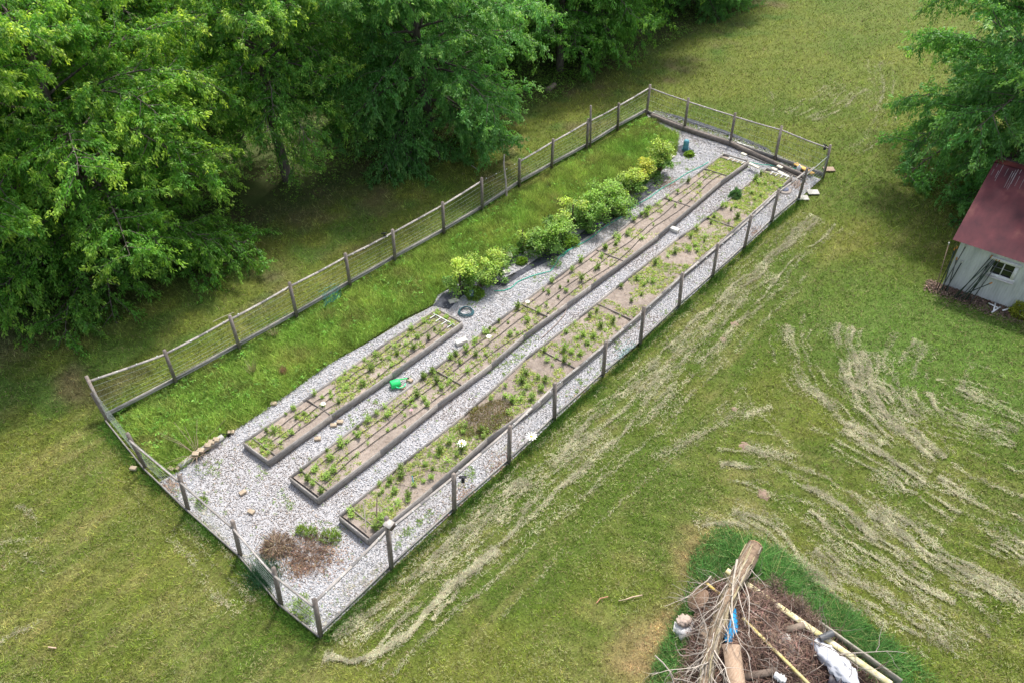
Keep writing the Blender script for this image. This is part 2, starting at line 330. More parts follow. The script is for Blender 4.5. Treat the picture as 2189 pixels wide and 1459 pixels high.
# fabric sheets
for i, fpoly in enumerate(fab_polys):
    lab = ['black landscape fabric at the far end of the short bed', 'black landscape fabric under the yellow green grapevines', 'long black landscape fabric patch beside the green hose', 'black fabric patch under the teal feeder', 'black fabric behind the back timber curb', 'black fabric strip beneath the far end of the vine row'][i]
    P = np.array(fpoly); cen = P.mean(0); b = MB()
    mid = np.array([cen + (q - cen) * .6 for q in P]); n_ = len(P); v = np.r_[P, mid, [cen]]; v[:, 2] = .014; v[n_:2 * n_, 2] = rng.uniform(.02, .05, n_); v[-1, 2] = .03
    b.add(v, [(j, (j + 1) % n_, n_ + (j + 1) % n_, n_ + j) for j in range(n_)]).add(v, [(n_ + j, n_ + (j + 1) % n_, 2 * n_) for j in range(n_)])
    tag(b.build('landscape_fabric', M['fabric']), lab, 'fabric')

# ---------------------------------------------------------------- fences
def wire_run(b, A, B, zs, r_=.0036, c=(1, 1, 1), sag=0):
    for z in zs:
        p = [A + (B - A) * t for t in (0, .33, .66, 1)]; p = [arr(q[0], q[1], z + q[2] - sag * (4 * t * (1 - t))) for q, t in zip(p, (0, .33, .66, 1))]
        b.tube(p, r_, 3, c, cap=False)
def fence(name, label, posts, rails=None, nopost=(), zs=(.22, .32, .43, .56, .70, .86, 1.04, 1.24), rz=1.38, bh=.15, bz=.10, out=1, heights=None, rw=.085, rh=.04, vstep=.3, vr=.0024, boards=None, off=.06):
    P0 = [post_pts(o, (heights or {}).get(i, PH)) for i, o in enumerate(posts)]
    t = thing(name, label, 'fence', (P0[0][0][0], P0[0][0][1], 0))
    for i, (a, b_) in enumerate(P0):
        if i in nopost: continue
        d = nrm(b_ - a); mb = MB(); mb.beam(a - d * .05, b_, .095, .095, up=nrm(np.cross(d, nrm(P0[-1][0] - P0[0][0]))), c=arr(1, 1, 1) * rng.uniform(.8, 1.2)); mb.build('post', M['post'], t)
    wm = MB()
    for i in range(len(P0) - 1):
        a0, a1 = P0[i]; b0, b1 = P0[i + 1]
        da = (a1 - a0) / a1[2]; db = (b1 - b0) / b1[2]; dirn = nrm(b0 - a0); side = nrm(np.cross(dirn, (0, 0, 1))) * out * off
        ra = a0 + da * rz + side; rb = b0 + db * (rz + rng.normal(0, .012)) + side
        if rails is None or rails[i]:
            mb = MB(); mid = (ra + rb) / 2 + arr(0, 0, -.015 + rng.normal(0, .012)) ; c_ = arr(1, 1, 1) * rng.uniform(.9, 1.25)
            mb.beam(ra, mid, rw, rh, c=c_, ext=.003); mb.beam(mid, rb, rw - .002, rh - .002, c=c_, ext=.003); mb.build('top_rail', M['wood'], t)
        if boards is None or boards[i]:
            mb = MB(); mb.beam(a0 + da * bz + side, b0 + db * bz + side, .038, bh, c=arr(1, 1, 1) * rng.uniform(.85, 1.15), ext=.01); mb.build('base_board', M['wood'], t)
        L = np.linalg.norm(b0 - a0); s2 = -side * .4
        for z in zs:
            a = a0 + da * z + s2; b_ = b0 + db * z + s2; wm.tube([a, (a + b_) / 2 + arr(0, 0, -.01), b_], .0038 if vstep > .2 else .0030, 3, cap=False)
        for q in np.arange(vstep / 2, L, vstep):
            f = q / L; lo = a0 + (b0 - a0) * f + s2; wm.tube([lo + arr(0, 0, zs[0]), lo + (da * (1 - f) + db * f) * zs[-1]], vr, 3, cap=False)
    wm.build('wire_mesh', M['wire'], t)
    return t, P0
fl, PL = fence('wire_fence', 'grey post and rail wire fence along the tall grass and tree side', LP, rails=[i != 7 for i in range(12)], out=-1, bz=.20, bh=.17, vr=.0016)
ff, PF = fence('wire_fence', 'front wire fence of five bays across the near gravel end', [(232, 901, 196, 838)] + FP + [RP[0]], rails=[False, True, True, True, True], out=1, heights={0: .95}, rw=.05, bh=.1, bz=.07)
fr, PR = fence('wire_fence', 'long right wire fence beside the mown lawn with a sagging top rail', RP, out=-1, heights={1: 1.95}, zs=(.2, .5, .8, 1.1, 1.28), vstep=.16, vr=.0032, bh=.08, bz=.06, rw=.075)
fb, PB = fence('wire_fence', 'short back wire fence with a timber curb behind the beds', [LP[-1]] + BP + [GP], out=-1, nopost=(0,), zs=(.3, .55, .8, 1.05, 1.3), vstep=.16, vr=.003, bh=.2, bz=.1)
# tall pieces on fences
b = MB(); a, c_ = G(1262, 318), G(1263, 226, 2.25); b.beam(a, c_, .08, .08); b.build('post', M['post'], fl)
b = MB(); b.tube([G(1083, 420), G(1081, 385, .7), G(1077, 352, 1.3), G(1078, 331, 1.75)], [.045, .042, .038, .03], 8, c=(1.8, 1.8, 1.85))
tag(b.build('leaning_pole', M['post'], loc=G(1083, 420)), 'pale crooked round pole standing in the left fence bay without a rail', 'pole')
gt = thing('wire_gate', 'small wire gate in the gap at the far right corner', 'gate', G(1707, 426)); ga, gb = G(1709, 424), G(1757, 381)
b = MB(); wire_run(b, ga, gb, (.1, .3, .5, .7, .9, 1.1), .004)
for f in np.arange(.04, 1, .08): p = ga + (gb - ga) * f; b.tube([p + arr(0, 0, .08), p + arr(0, 0, 1.12)], .0035, 3, cap=False)
b.build('wire_mesh', M['wire'], gt)
b = MB()
for f in (.0, 1.): p = ga + (gb - ga) * f; b.tube([p, p + arr(0, 0, 1.15)], .018, 6)
b.tube([ga + arr(0, 0, 1.13), gb + arr(0, 0, 1.13)], .015, 6, cap=False); b.build('gate_frame', M['wire'], gt)
# string lights
def string_lights(P, label, per=5, skip=()):
    t = thing('string_lights', label, 'string lights', P[0][0]); w_ = MB()
    cnt = 0
    for i in range(len(P) - 1):
        a0, a1 = P[i]; b0, b1 = P[i + 1]; a = a0 + (a1 - a0) / a1[2] * 1.44; b_ = b0 + (b1 - b0) / b1[2] * 1.44
        w_.tube([a, (a + b_) / 2 - arr(0, 0, .03), b_], .003, 3, c=(.3, .3, .3), cap=False)
        for q in range(per):
            if cnt >= 95: break
            f = (q + .5) / per; p = a + (b_ - a) * f + arr(rng.normal(0, .03), rng.normal(0, .03), .01 - .03 * 4 * f * (1 - f)); cnt += 1
            mb = MB(); mb.lathe(p, [(.001, -.022), (.018, -.012), (.022, 0), (.014, .016), (.001, .022)], 6, c=(.85, .87, .85)); mb.build('bulb', M['plain'], t)
    w_.build('cable', M['plain'], t)
string_lights(PL, 'string of tiny white bulbs along the rail of the left fence', 4)
string_lights(PR, 'string of tiny white bulbs along the rail of the right fence', 4)
string_lights(PB, 'string of tiny white bulbs along the rail of the back fence', 4)
# post box, solar lamps
p = G(835, 1122, 1.72); t = thing('birdhouse', 'small dark wooden birdhouse with a pale roof on the second right fence post', 'birdhouse', p)
b = MB(); b.box(p, (.17, .17, .2), .3, (.55, .5, .5)); b.build('box', M['post'], t)
b = MB(); b.beam(p + arr(-.1, -.08, .16), p + arr(.1, -.02, .1), .24, .02, c=(1.6, 1.6, 1.6)); b.build('roof', M['wood'], t)
def solar(p, label, rz, tilt=.7):
    t = thing('solar_lamp', label, 'lamp', p, 'solar lamps on the fences'); d = arr(math.cos(rz), math.sin(rz), 0)
    b = MB(); b.beam(p - d * .11, p + d * .11, .2, .03, up=nrm(arr(-d[1] * .8, d[0] * .8, 1) * 1.0), c=(.02, .02, .028)); b.build('solar_panel', M['plain'], t)
    b = MB(); b.tube([p + arr(0, 0, -.03), p + arr(0, 0, -.14)], .02, 6, c=(.03, .03, .03)); b.box(p + arr(0, 0, -.17), (.1, .09, .08), rz, (.03, .03, .03)); b.build('lamp_head', M['plain'], t)
solar(G(989, 1019, 1.42), 'black solar lamp on the rail of the right fence, third bay', .8)
solar(G(821, 499, 1.5), 'black solar lamp on the rail of the left fence', .9)
solar(G(1765, 311, 1.55), 'black solar lamp beside the far right gate post', -.2)

# ---------------------------------------------------------------- grasses
def blades(name, xs, ys, z, h, wd, col, lean, label, cat, mt='grass', azi=None):
    n = len(xs); az = rng.uniform(0, 2 * math.pi, n) if azi is None else azi; fz = rng.uniform(0, 2 * math.pi, n)
    base = np.stack([xs, ys, z], 1); s_ = np.stack([np.cos(fz), np.sin(fz), 0 * fz], 1) * wd[:, None] / 2
    tip = base + np.stack([np.cos(az) * lean * h, np.sin(az) * lean * h, h], 1)
    b = MB(); b.add(np.stack([base - s_, base + s_, tip], 1).reshape(-1, 3), np.arange(3 * n).reshape(n, 3), np.repeat(col, 3, 0))
    return tag(b.build(name, M[mt]), label, cat, kind='stuff')
def jit(col, a=.18, b=.06):
    n = len(col); return np.clip(col * (1 + rng.normal(0, a, (n, 1))) * (1 + rng.normal(0, b, (n, 3))), .005, 1)
# lawn: density follows nearness to the camera
NB = 1350000; pxs = rng.uniform(-300, 2560, NB); pys = rng.uniform(-30, 1750, NB)
d = CW + CR * ((pxs - CX) / FPX)[:, None] - CU * ((pys - CY) / FPX)[:, None]; tt = -CAM[2] / d[:, 2]; xs = CAM[0] + d[:, 0] * tt; ys = CAM[1] + d[:, 1] * tt
k = ~inpoly(xs, ys, garden) & (xs > -7.5) & (ys < 62) & (xs < 60) & (ys > -40)
k &= ~inpoly(xs, ys, [SH0, SH0 + sex * 8, SH0 + sex * 8 + sey * 7, SH0 + sey * 7])
k &= rng.random(len(xs)) < .25 + 1.1 * vn(xs, ys, .2, 200)
xs, ys = xs[k], ys[k]; n = len(xs); dist = np.hypot(np.hypot(xs - CAM[0], ys - CAM[1]), CAM[2]); print('blades', n)
sc = dist / 26
h = rng.uniform(.035, .085, n) * np.clip(sc, .8, 1.6)
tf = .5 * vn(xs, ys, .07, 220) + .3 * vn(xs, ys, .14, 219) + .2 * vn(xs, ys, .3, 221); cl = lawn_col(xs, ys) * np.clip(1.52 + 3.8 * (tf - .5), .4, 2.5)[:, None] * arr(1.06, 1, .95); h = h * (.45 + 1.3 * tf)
st = rng.random(n) < (.10 + .18 * vn(xs, ys, .6, 222)) * np.where(xs < -.2, .35, 1); cl[st] = arr(.33, .28, .14) * rng.uniform(.7, 1.15, (st.sum(), 1))
blades('grass', xs, ys, gz(xs, ys), h, .017 * sc, jit(cl, .25), rng.uniform(.4, 1.8, n), 'short mown lawn grass with dry straw blades mixed in', 'grass')
# tall grass inside the fence
def scatter_poly(poly, N):
    P = np.array(poly); xs = rng.uniform(P[:, 0].min(), P[:, 0].max(), N); ys = rng.uniform(P[:, 1].min(), P[:, 1].max(), N); k = inpoly(xs, ys, poly); return xs[k], ys[k]
poly_sheet('ground', tall_poly, .002, mat('turf', (.08, .13, .025), (.16, .20, .05), 6, 1, 1, attr=False), 'rough turf base of the grass strip inside the fence', 'ground', 'structure')
xs, ys = scatter_poly(tall_poly, 230000); n = len(xs); q = fbm(xs, ys, 1.6, 230, 3)[:, None]
cl = arr(.20, .42, .065) * (1 - q) + arr(.42, .52, .115) * q
dq = np.clip((fbm(xs, ys, .9, 240, 2) - .56) * 4, 0, 1)[:, None] * .45; cl = cl * (1 - dq) + arr(.33, .29, .12) * dq; cl = cl * (.55 + .7 * fbm(xs, ys, .45, 245, 2))[:, None] * arr(1.05, .95, 1)
blades('tall_grass', xs, ys, np.zeros(n), rng.uniform(.08, .26, n) * (.6 + .9 * fbm(xs, ys, .8, 250, 2)) * np.clip(.35 + xs * .9, .35, 1), rng.uniform(.014, .034, n), jit(cl * 1.1, .3), rng.uniform(.2, 1.3, n), 'bright unmown grass strip between left fence and gravel', 'tall grass')
# uncut fringe along fences
ex, ey = [], []
for P, rgt in ((PR, 1), (PF, 1), (PL, 0)):
    for i in range(len(P) - 1):
        a, b_ = P[i][0], P[i + 1][0]; dn = nrm(b_ - a); sd_ = arr(dn[1], -dn[0]); L = np.linalg.norm(b_ - a); n_ = int(L * 900)
        u = rng.uniform(0, 1, n_); v = np.abs(rng.normal(0, .16, n_)) + .06
        if P is PF: v = -v * -1; sd2 = arr(-dn[1], dn[0]) * -1
        else: sd2 = sd_
        if P is PL: sd2 = -sd_
        ex.append(a[0] + (b_[0] - a[0]) * u + sd2[0] * v); ey.append(a[1] + (b_[1] - a[1]) * u + sd2[1] * v)
ex, ey = np.concatenate(ex), np.concatenate(ey); k = rng.random(len(ex)) < np.clip(fbm(ex, ey, .8, 260, 2) * 2.4 - .6, .1, 1); ex, ey = ex[k], ey[k]; n = len(ex)
blades('fringe_grass', ex, ey, np.full(n, -.03), rng.uniform(.08, .22, n), np.full(n, .014), jit(np.tile(arr(.10, .21, .035), (n, 1)), .3), rng.uniform(.3, 1.2, n), 'uncut darker grass fringe growing along the foot of the fences', 'grass')
# lush long grass round the brush heap
_gc = np.array(green_poly).mean(0); xs, ys = scatter_poly([_gc + (q_ - _gc) * 1.14 for q_ in green_poly], 120000); k = ~inpoly(xs, ys, brush_poly); xs, ys = xs[k], ys[k]; n = len(xs)
ed = soft(xs, ys, green_poly, .55, 10) * (.4 + fbm(xs, ys, .4, 275, 2)); kk_ = rng.random(n) < ed * 2.0 - .12; xs, ys, ed = xs[kk_], ys[kk_], ed[kk_]; n = len(xs)
blades('long_grass', xs, ys, gz(xs, ys), rng.uniform(.12, .55, n) * (.25 + .75 * ed) * (.5 + .9 * fbm(xs, ys, .35, 276, 2)), np.full(n, .017), jit(np.where(rng.random((n, 1)) < .12, arr(.42, .42, .18), arr(.12, .28, .07)), .35) * (.8 + .5 * fbm(xs, ys, .6, 270, 2))[:, None], rng.uniform(.4, 1.6, n), 'deep green uncut grass around the brush heap', 'tall grass')
# dry clippings in rows left by the mower
CL = [
 ([(690, 1410), (740, 1418), (800, 1400), (860, 1360), (905, 1310), (960, 1260), (1010, 1215), (1060, 1170)], .07, 1100),
 ([(720, 1370), (790, 1300), (850, 1255), (950, 1175), (1050, 1088), (1150, 1000), (1250, 925), (1340, 850), (1430, 762), (1520, 675), (1600, 595), (1680, 520), (1750, 465)], .22, 420),
 ([(760, 1385), (900, 1240), (1000, 1160), (1130, 1045), (1250, 950), (1370, 850), (1480, 745), (1560, 665), (1650, 585)], .12, 380),
 ([(980, 1250), (1100, 1130), (1240, 1010), (1370, 905), (1480, 800), (1570, 700)], .10, 260), ([(930, 1330), (985, 1260), (1030, 1215)], .04, 300),
 ([(1400, 985), (1490, 925), (1560, 880), (1600, 865)], .08, 260), ([(1450, 960), (1530, 905), (1600, 880), (1650, 868)], .08, 240),
 (zp(1350, 600, .2536, [(1280, 370), (1265, 500), (1310, 620), (1380, 770), (1450, 890), (1600, 1010), (1800, 1200), (2100, 1400)]), .10, 480),
 ([(1784, 689), (1779, 712), (1781, 742), (1801, 777), (1814, 818), (1858, 841), (1890, 888), (1929, 929), (1970, 965), (2000, 990)], .13, 650),
 ([(1830, 748), (1836, 786), (1847, 830), (1874, 874), (1915, 915), (1956, 951)], .16, 480), ([(1863, 753), (1877, 778), (1877, 808), (1899, 847), (1923, 877), (1956, 904)], .10, 450),
 ([(1965, 729), (1943, 764), (1934, 803), (1945, 847), (1962, 874), (1992, 888), (2039, 896), (2080, 904), (2135, 912), (2176, 926)], .09, 420), ([(1978, 838), (1992, 866), (2017, 888)], .07, 420),
 ([(2039, 833), (2080, 852), (2121, 871), (2162, 891), (2200, 912)], .15, 500), ([(1806, 910), (1833, 924), (1874, 948), (1915, 967), (1956, 992), (1990, 1010)], .13, 900),
 ([(1590, 962), (1641, 976), (1674, 984), (1740, 1010)], .08, 600), ([(1540, 998), (1640, 1000), (1700, 1029), (1741, 1043), (1772, 1063), (1803, 1084), (1834, 1113), (1873, 1154)], .06, 560),
 ([(1858, 1087), (1904, 1116), (1952, 1147), (1988, 1178), (2036, 1202), (2084, 1226), (2144, 1257), (2195, 1300)], .16, 1000), ([(1856, 1012), (1904, 1046), (1928, 1070), (1988, 1077), (2040, 1110)], .10, 500),
 ([(2002, 1020), (2036, 1041), (2084, 1065), (2132, 1087), (2190, 1110)], .16, 560), ([(2120, 1154), (2151, 1166), (2195, 1190)], .13, 600), ([(1724, 1094), (1772, 1128), (1808, 1152), (1844, 1173), (1892, 1190), (1950, 1235), (2040, 1290)], .14, 420),
 ([(1748, 1166), (1784, 1195), (1820, 1221), (1868, 1243), (1928, 1272), (2000, 1330), (2080, 1390)], .2, 480), ([(1690, 1195), (1748, 1233), (1796, 1269), (1900, 1340)], .16, 460), ([(1560, 1100), (1640, 1130), (1700, 1190), (1780, 1260)], .14, 400), ([(1490, 1130), (1550, 1112), (1600, 1118)], .10, 500),
 ([(30, 1085), (75, 1110), (95, 1150), (95, 1190)], .05, 160), ([(0, 1380), (60, 1345), (120, 1300)], .05, 160), ([(395, 1115), (440, 1160), (490, 1220), (545, 1290)], .3, 150), ([(0, 1170), (60, 1160), (120, 1200)], .2, 90),
 ([(1700, 250), (1770, 205), (1800, 180)], .2, 180), ([(1740, 262), (1800, 230), (1850, 190)], .25, 180), ([(1640, 195), (1660, 220), (1650, 250)], .08, 150), ([(1880, 130), (1890, 180), (1870, 240)], .3, 120), ([(1910, 250), (1880, 300), (1830, 330)], .2, 120),
]
xs, ys, tx, ty = [], [], [], []
cl_rows = []
for c, w_, dn_ in CL:
    if w_ < .075 : cl_rows.append((c, w_ * .8, dn_ * .9, 0)); continue
    nl_ = max(2, int(w_ / .035))
    for q in range(nl_): cl_rows.append((c, .03 + .03 * rng.random(), dn_ * rng.uniform(.15, .5), rng.normal(0, w_ * 1.5)))
    cl_rows.append((c, w_ * 1.6, dn_ * .4, 0))
for c, w_, dn_ in CL[7:25] + CL[1:4]:
    for _ in range(5): cl_rows.append((c, .04, dn_ * .14, rng.normal(0, .9)))
for c, w_, dn_, off in cl_rows:
    P = np.array(Gs(c))[:, :2]; d_ = np.r_[0, np.cumsum(np.linalg.norm(np.diff(P, axis=0), axis=1))]; n_ = int(d_[-1] * dn_ * 1.25); u = np.sort(rng.uniform(0, d_[-1], n_))
    tan = np.gradient(P, axis=0); tan = nrm(tan); T2 = np.stack([np.interp(u, d_, tan[:, j]) for j in (0, 1)], 1); Q = np.stack([np.interp(u, d_, P[:, j]) for j in (0, 1)], 1)
    env = .35 + 1.5 * vn(u, u * 0 + dn_, .5, 300); off2 = off + (vn(u, u * 0 + off * 5 + 3, 1.3, 301) - .5) * .30 + (vn(u, u * 0 + off * 9, .25, 303) - .5) * .10
    lat = rng.normal(0, 1, n_) * w_ * env + off2; Nn = np.stack([-T2[:, 1], T2[:, 0]], 1); Q = Q + Nn * lat[:, None]
    kk = rng.random(n_) < (.85 if dn_ > 980 * .85 else np.clip(vn(u, u * 0 + off * 7, .6, 302) * 2.2 - .5, 0, 1))
    xs.append(Q[kk, 0]); ys.append(Q[kk, 1]); tx.append(T2[kk, 0]); ty.append(T2[kk, 1])
# loose straw over all of the sunny lawn
pxs = rng.uniform(-250, 2500, 120000); pys = rng.uniform(100, 1720, 120000); d = CW + CR * ((pxs - CX) / FPX)[:, None] - CU * ((pys - CY) / FPX)[:, None]; tt = -CAM[2] / d[:, 2]; ax_ = CAM[0] + d[:, 0] * tt; ay_ = CAM[1] + d[:, 1] * tt
k = (~inpoly(ax_, ay_, garden)) & ((ax_ > 10) | (ay_ < 0)) & (ay_ < 45) & (rng.random(len(ax_)) < np.clip((fbm(ax_, ay_, 1.3, 310, 3) - .42) * 4, 0, 1)) & ~inpoly(ax_, ay_, green_poly)
nloose = int(k.sum()); xs.append(ax_[k]); ys.append(ay_[k]); an = rng.uniform(0, 6.28, k.sum()); tx.append(np.cos(an)); ty.append(np.sin(an))
xs, ys, tx, ty = map(np.concatenate, (xs, ys, tx, ty)); n = len(xs); print('straw', n)
an = np.arctan2(ty, tx) + rng.normal(0, 1.0, n); ln = rng.uniform(.03, .10, n); D = np.stack([np.cos(an), np.sin(an), rng.normal(0, .12, n)], 1); S_ = np.stack([-np.sin(an), np.cos(an), rng.normal(0, .3, n)], 1) * rng.uniform(.002, .0045, n)[:, None]
B_ = np.stack([xs, ys, gz(xs, ys) + rng.uniform(.045, .08, n)], 1)
b = MB(); b.add(np.stack([B_ - D * ln[:, None] / 2 - S_, B_ - D * ln[:, None] / 2 + S_, B_ + D * ln[:, None] / 2 + S_, B_ + D * ln[:, None] / 2 - S_], 1).reshape(-1, 3), np.arange(4 * n).reshape(n, 4), np.repeat(jit(np.where(np.arange(n)[:, None] >= n - nloose, arr(.27, .27, .12), arr(.37, .35, .22)) * (.6 + .65 * vn(xs, ys, .3, 320))[:, None], .28), 4, 0))
tag(b.build('grass_clippings', M['straw']), 'dry pale grass clippings left in curved rows on the lawn', 'grass clippings', kind='stuff')

# ---------------------------------------------------------------- trees
def make_tree_mesh(seed, H, Rad, nl, c_in, c_tip, low=.12, nleaf=26, dens=1.0, leafsize=1.0, yellow=.5):
    r_ = np.random.default_rng(seed); trunk = MB(); k = 7; zz = np.linspace(0, .86 * H, k)
    ph = r_.uniform(0, 6.28); wob = np.stack([np.cos(ph + zz * .5) * .03 * zz, np.sin(ph + zz * .45) * .03 * zz, zz], 1); wob[:, :2] -= wob[0, :2]
    r0 = .022 * H; trunk.tube(np.r_[[wob[0] - arr(0, 0, .1)], wob], np.r_[r0 * 1.5, np.linspace(r0 * 1.15, r0 * .2, k)], 9)
    TP, TD, TL, TT, YG = [], [], [], [], []
    for i in range(nl):
        f = (i + .5) / nl; hz = (low + (1 - low) * f ** 1.0 * .80) * H; az = i * 2.39996 + r_.normal(0, .3); f = np.clip(f + r_.normal(0, .02), 0, 1)
        prof = 1.0 if f < .6 else math.sqrt(max(.02, 1 - ((f - .45) / .62) ** 2))
        L = Rad * prof * r_.uniform(.78, 1.15); up = .15 + 1.0 * f + r_.normal(0, .1); base = lerp_line(wob, hz / (.86 * H))[0]
        hd = arr(math.cos(az), math.sin(az), 0); nseg = 8; pts = [base]; cur = nrm(hd + arr(0, 0, up)); droop = .26 * (1 - f) + .05
        for s_ in range(nseg):
            cur = nrm(cur + arr(0, 0, -droop * .45) + r_.normal(0, .13, 3)); pts.append(pts[-1] + cur * L / nseg * 1.08)
        pts = np.array(pts); trunk.tube(pts, np.linspace(r0 * .32 * (1 - .5 * f), .008, nseg + 1), 5, cap=False)
        ns_ = max(5, int(L * 2.6 * dens))
        for j in range(ns_):
            g_ = .18 + .82 * (j + r_.uniform(0, 1)) / ns_; p = lerp_line(pts, g_)[0]; tdir = nrm(lerp_line(pts, min(1, g_ + .05))[0] - lerp_line(pts, g_ - .05)[0])
            sidev = nrm(np.cross(tdir, (0, 0, 1))) * (1 if j % 2 else -1); sl_ = (.25 + .42 * (1 - g_)) * L * r_.uniform(.6, 1.1) * .75 + .35
            cd_ = nrm(tdir * .75 + sidev * r_.uniform(.4, 1.1) + arr(0, 0, r_.uniform(-.25, .55))); sp = [p]
            for s_ in range(4): cd_ = nrm(cd_ + arr(0, 0, -.10) + r_.normal(0, .12, 3)); sp.append(sp[-1] + cd_ * sl_ / 4)
            sp = np.array(sp); trunk.tube(sp, [.022, .016, .012, .008, .005], 3, cap=False)
            nt_ = max(3, int(sl_ * 5.5 * dens)); gg = (np.arange(nt_) + r_.uniform(0, 1, nt_)) / nt_; q = lerp_line(sp, gg)
            td = nrm(cd_ * .8 + r_.normal(0, .55, (nt_, 3)) + arr(0, 0, .10)); TP.append(q); TD.append(td); TL.append(r_.uniform(.28, .62, nt_)); TT.append(np.full(nt_, r_.normal(0, 1))); YG.append(np.clip((gg - .45) * 1.6, 0, 1) * (r_.random() < yellow) * np.clip((g_ - .35) * 2, .0, 1))
    TP, TD, TL, TT, YG = map(np.concatenate, (TP, TD, TL, TT, YG)); nT = len(TP)
    u = r_.uniform(.0, 1, (nT, nleaf)) ** .8; P = TP[:, None] + TD[:, None] * (TL[:, None, None] * u[..., None]); P[..., 2] -= (u ** 2) * .12
    P = P + r_.normal(0, .05, P.shape); D = nrm(TD[:, None] * .7 + r_.normal(0, .55, P.shape) + arr(0, 0, -.75)); Nn = nrm(r_.normal(0, .45, P.shape) + arr(0, 0, 1))
    P = P.reshape(-1, 3); D = D.reshape(-1, 3); Nn = Nn.reshape(-1, 3); n = len(P)
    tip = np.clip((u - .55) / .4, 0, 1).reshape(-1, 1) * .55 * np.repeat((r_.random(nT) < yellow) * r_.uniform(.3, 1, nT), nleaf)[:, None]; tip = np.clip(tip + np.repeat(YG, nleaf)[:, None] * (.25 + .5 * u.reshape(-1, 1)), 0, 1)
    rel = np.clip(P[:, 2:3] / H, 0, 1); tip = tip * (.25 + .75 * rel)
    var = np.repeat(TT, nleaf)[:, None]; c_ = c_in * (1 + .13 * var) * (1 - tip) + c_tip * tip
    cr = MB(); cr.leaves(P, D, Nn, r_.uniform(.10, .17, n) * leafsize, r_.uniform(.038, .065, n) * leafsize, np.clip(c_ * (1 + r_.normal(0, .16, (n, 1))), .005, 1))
    print('tree', seed, nT, n)
    return trunk.mesh('trunk', M['bark'], smooth=True), cr.mesh('crown', M['leaf'])
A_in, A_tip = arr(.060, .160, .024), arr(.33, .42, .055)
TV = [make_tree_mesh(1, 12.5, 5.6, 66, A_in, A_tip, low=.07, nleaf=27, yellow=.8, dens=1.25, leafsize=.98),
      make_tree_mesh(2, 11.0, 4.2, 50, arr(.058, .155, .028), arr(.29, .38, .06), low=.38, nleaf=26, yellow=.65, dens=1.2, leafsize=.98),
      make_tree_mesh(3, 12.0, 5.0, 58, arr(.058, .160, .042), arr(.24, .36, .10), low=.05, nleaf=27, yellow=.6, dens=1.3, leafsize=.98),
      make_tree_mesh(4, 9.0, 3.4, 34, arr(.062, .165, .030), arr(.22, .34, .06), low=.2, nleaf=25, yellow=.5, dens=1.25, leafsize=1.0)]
def tree(v, x, y, rz, s, label, group=None, name='maple_tree'):
    t = thing(name, label, 'tree', (x, y, -.03), group); t.rotation_euler = (0, 0, rz); t.scale = (s, s, s)
    for nm, me in zip(('trunk', 'crown'), TV[v]):
        o = bpy.data.objects.new(nm, me); COL.objects.link(o); o.parent = t
    return t
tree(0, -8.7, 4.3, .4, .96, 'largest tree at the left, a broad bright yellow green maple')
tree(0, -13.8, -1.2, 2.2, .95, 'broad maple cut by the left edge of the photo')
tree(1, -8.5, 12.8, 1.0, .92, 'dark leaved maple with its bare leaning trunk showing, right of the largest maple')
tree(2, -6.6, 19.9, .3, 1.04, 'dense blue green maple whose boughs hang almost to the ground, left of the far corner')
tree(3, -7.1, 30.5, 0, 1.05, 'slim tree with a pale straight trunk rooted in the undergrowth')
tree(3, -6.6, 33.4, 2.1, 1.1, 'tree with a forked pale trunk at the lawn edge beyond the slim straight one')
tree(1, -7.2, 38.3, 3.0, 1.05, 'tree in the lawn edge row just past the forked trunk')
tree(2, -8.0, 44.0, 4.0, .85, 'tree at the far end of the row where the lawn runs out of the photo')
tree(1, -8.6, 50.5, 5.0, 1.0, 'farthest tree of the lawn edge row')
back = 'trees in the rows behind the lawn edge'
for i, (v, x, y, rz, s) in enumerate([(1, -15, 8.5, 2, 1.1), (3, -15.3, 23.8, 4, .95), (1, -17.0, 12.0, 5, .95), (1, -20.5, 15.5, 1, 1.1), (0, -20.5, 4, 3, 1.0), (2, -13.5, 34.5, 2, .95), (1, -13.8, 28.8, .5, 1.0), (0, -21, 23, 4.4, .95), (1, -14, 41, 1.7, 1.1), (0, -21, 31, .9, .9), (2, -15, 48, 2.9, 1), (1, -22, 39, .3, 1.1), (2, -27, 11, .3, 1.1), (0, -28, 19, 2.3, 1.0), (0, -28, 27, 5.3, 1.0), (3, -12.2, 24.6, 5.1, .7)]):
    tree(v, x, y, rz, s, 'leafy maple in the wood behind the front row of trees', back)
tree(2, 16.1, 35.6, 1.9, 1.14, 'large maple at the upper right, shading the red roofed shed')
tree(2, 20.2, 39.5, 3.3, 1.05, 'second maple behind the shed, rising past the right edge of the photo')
# undergrowth
xs = rng.uniform(-34, -4.2, 170000); ys = rng.uniform(4, 62, 170000)
k = (rng.random(len(xs)) < np.clip((fbm(xs, ys, 2.2, 400, 3) - .33) * 4, 0, 1)) & (xs < -5.0 - 1.2 * fbm(ys, ys * 0, 3, 410, 2) + .9 * (ys > 16)) & ((ys > 8) | (xs < -12)); xs, ys = xs[k], ys[k]; n = len(xs)
hh = fbm(xs, ys, .9, 420, 2); P = np.stack([xs, ys, rng.uniform(0, 1, n) * (.1 + .6 * np.clip(hh - .25, 0, 1)) + .01], 1); D = nrm(rng.normal(0, 1, (n, 3)) * arr(1, 1, .3)); c_ = arr(.07, .16, .03) * (1 - hh[:, None]) + arr(.12, .21, .04) * hh[:, None]
b = MB(); b.leaves(P, D, nrm(rng.normal(0, .3, (n, 3)) + arr(0, 0, 1)), rng.uniform(.07, .15, n), rng.uniform(.05, .10, n), jit(c_, .25)); tag(b.build('undergrowth', M['leaf']), 'low leafy undergrowth beneath the left hand trees', 'undergrowth', kind='stuff')
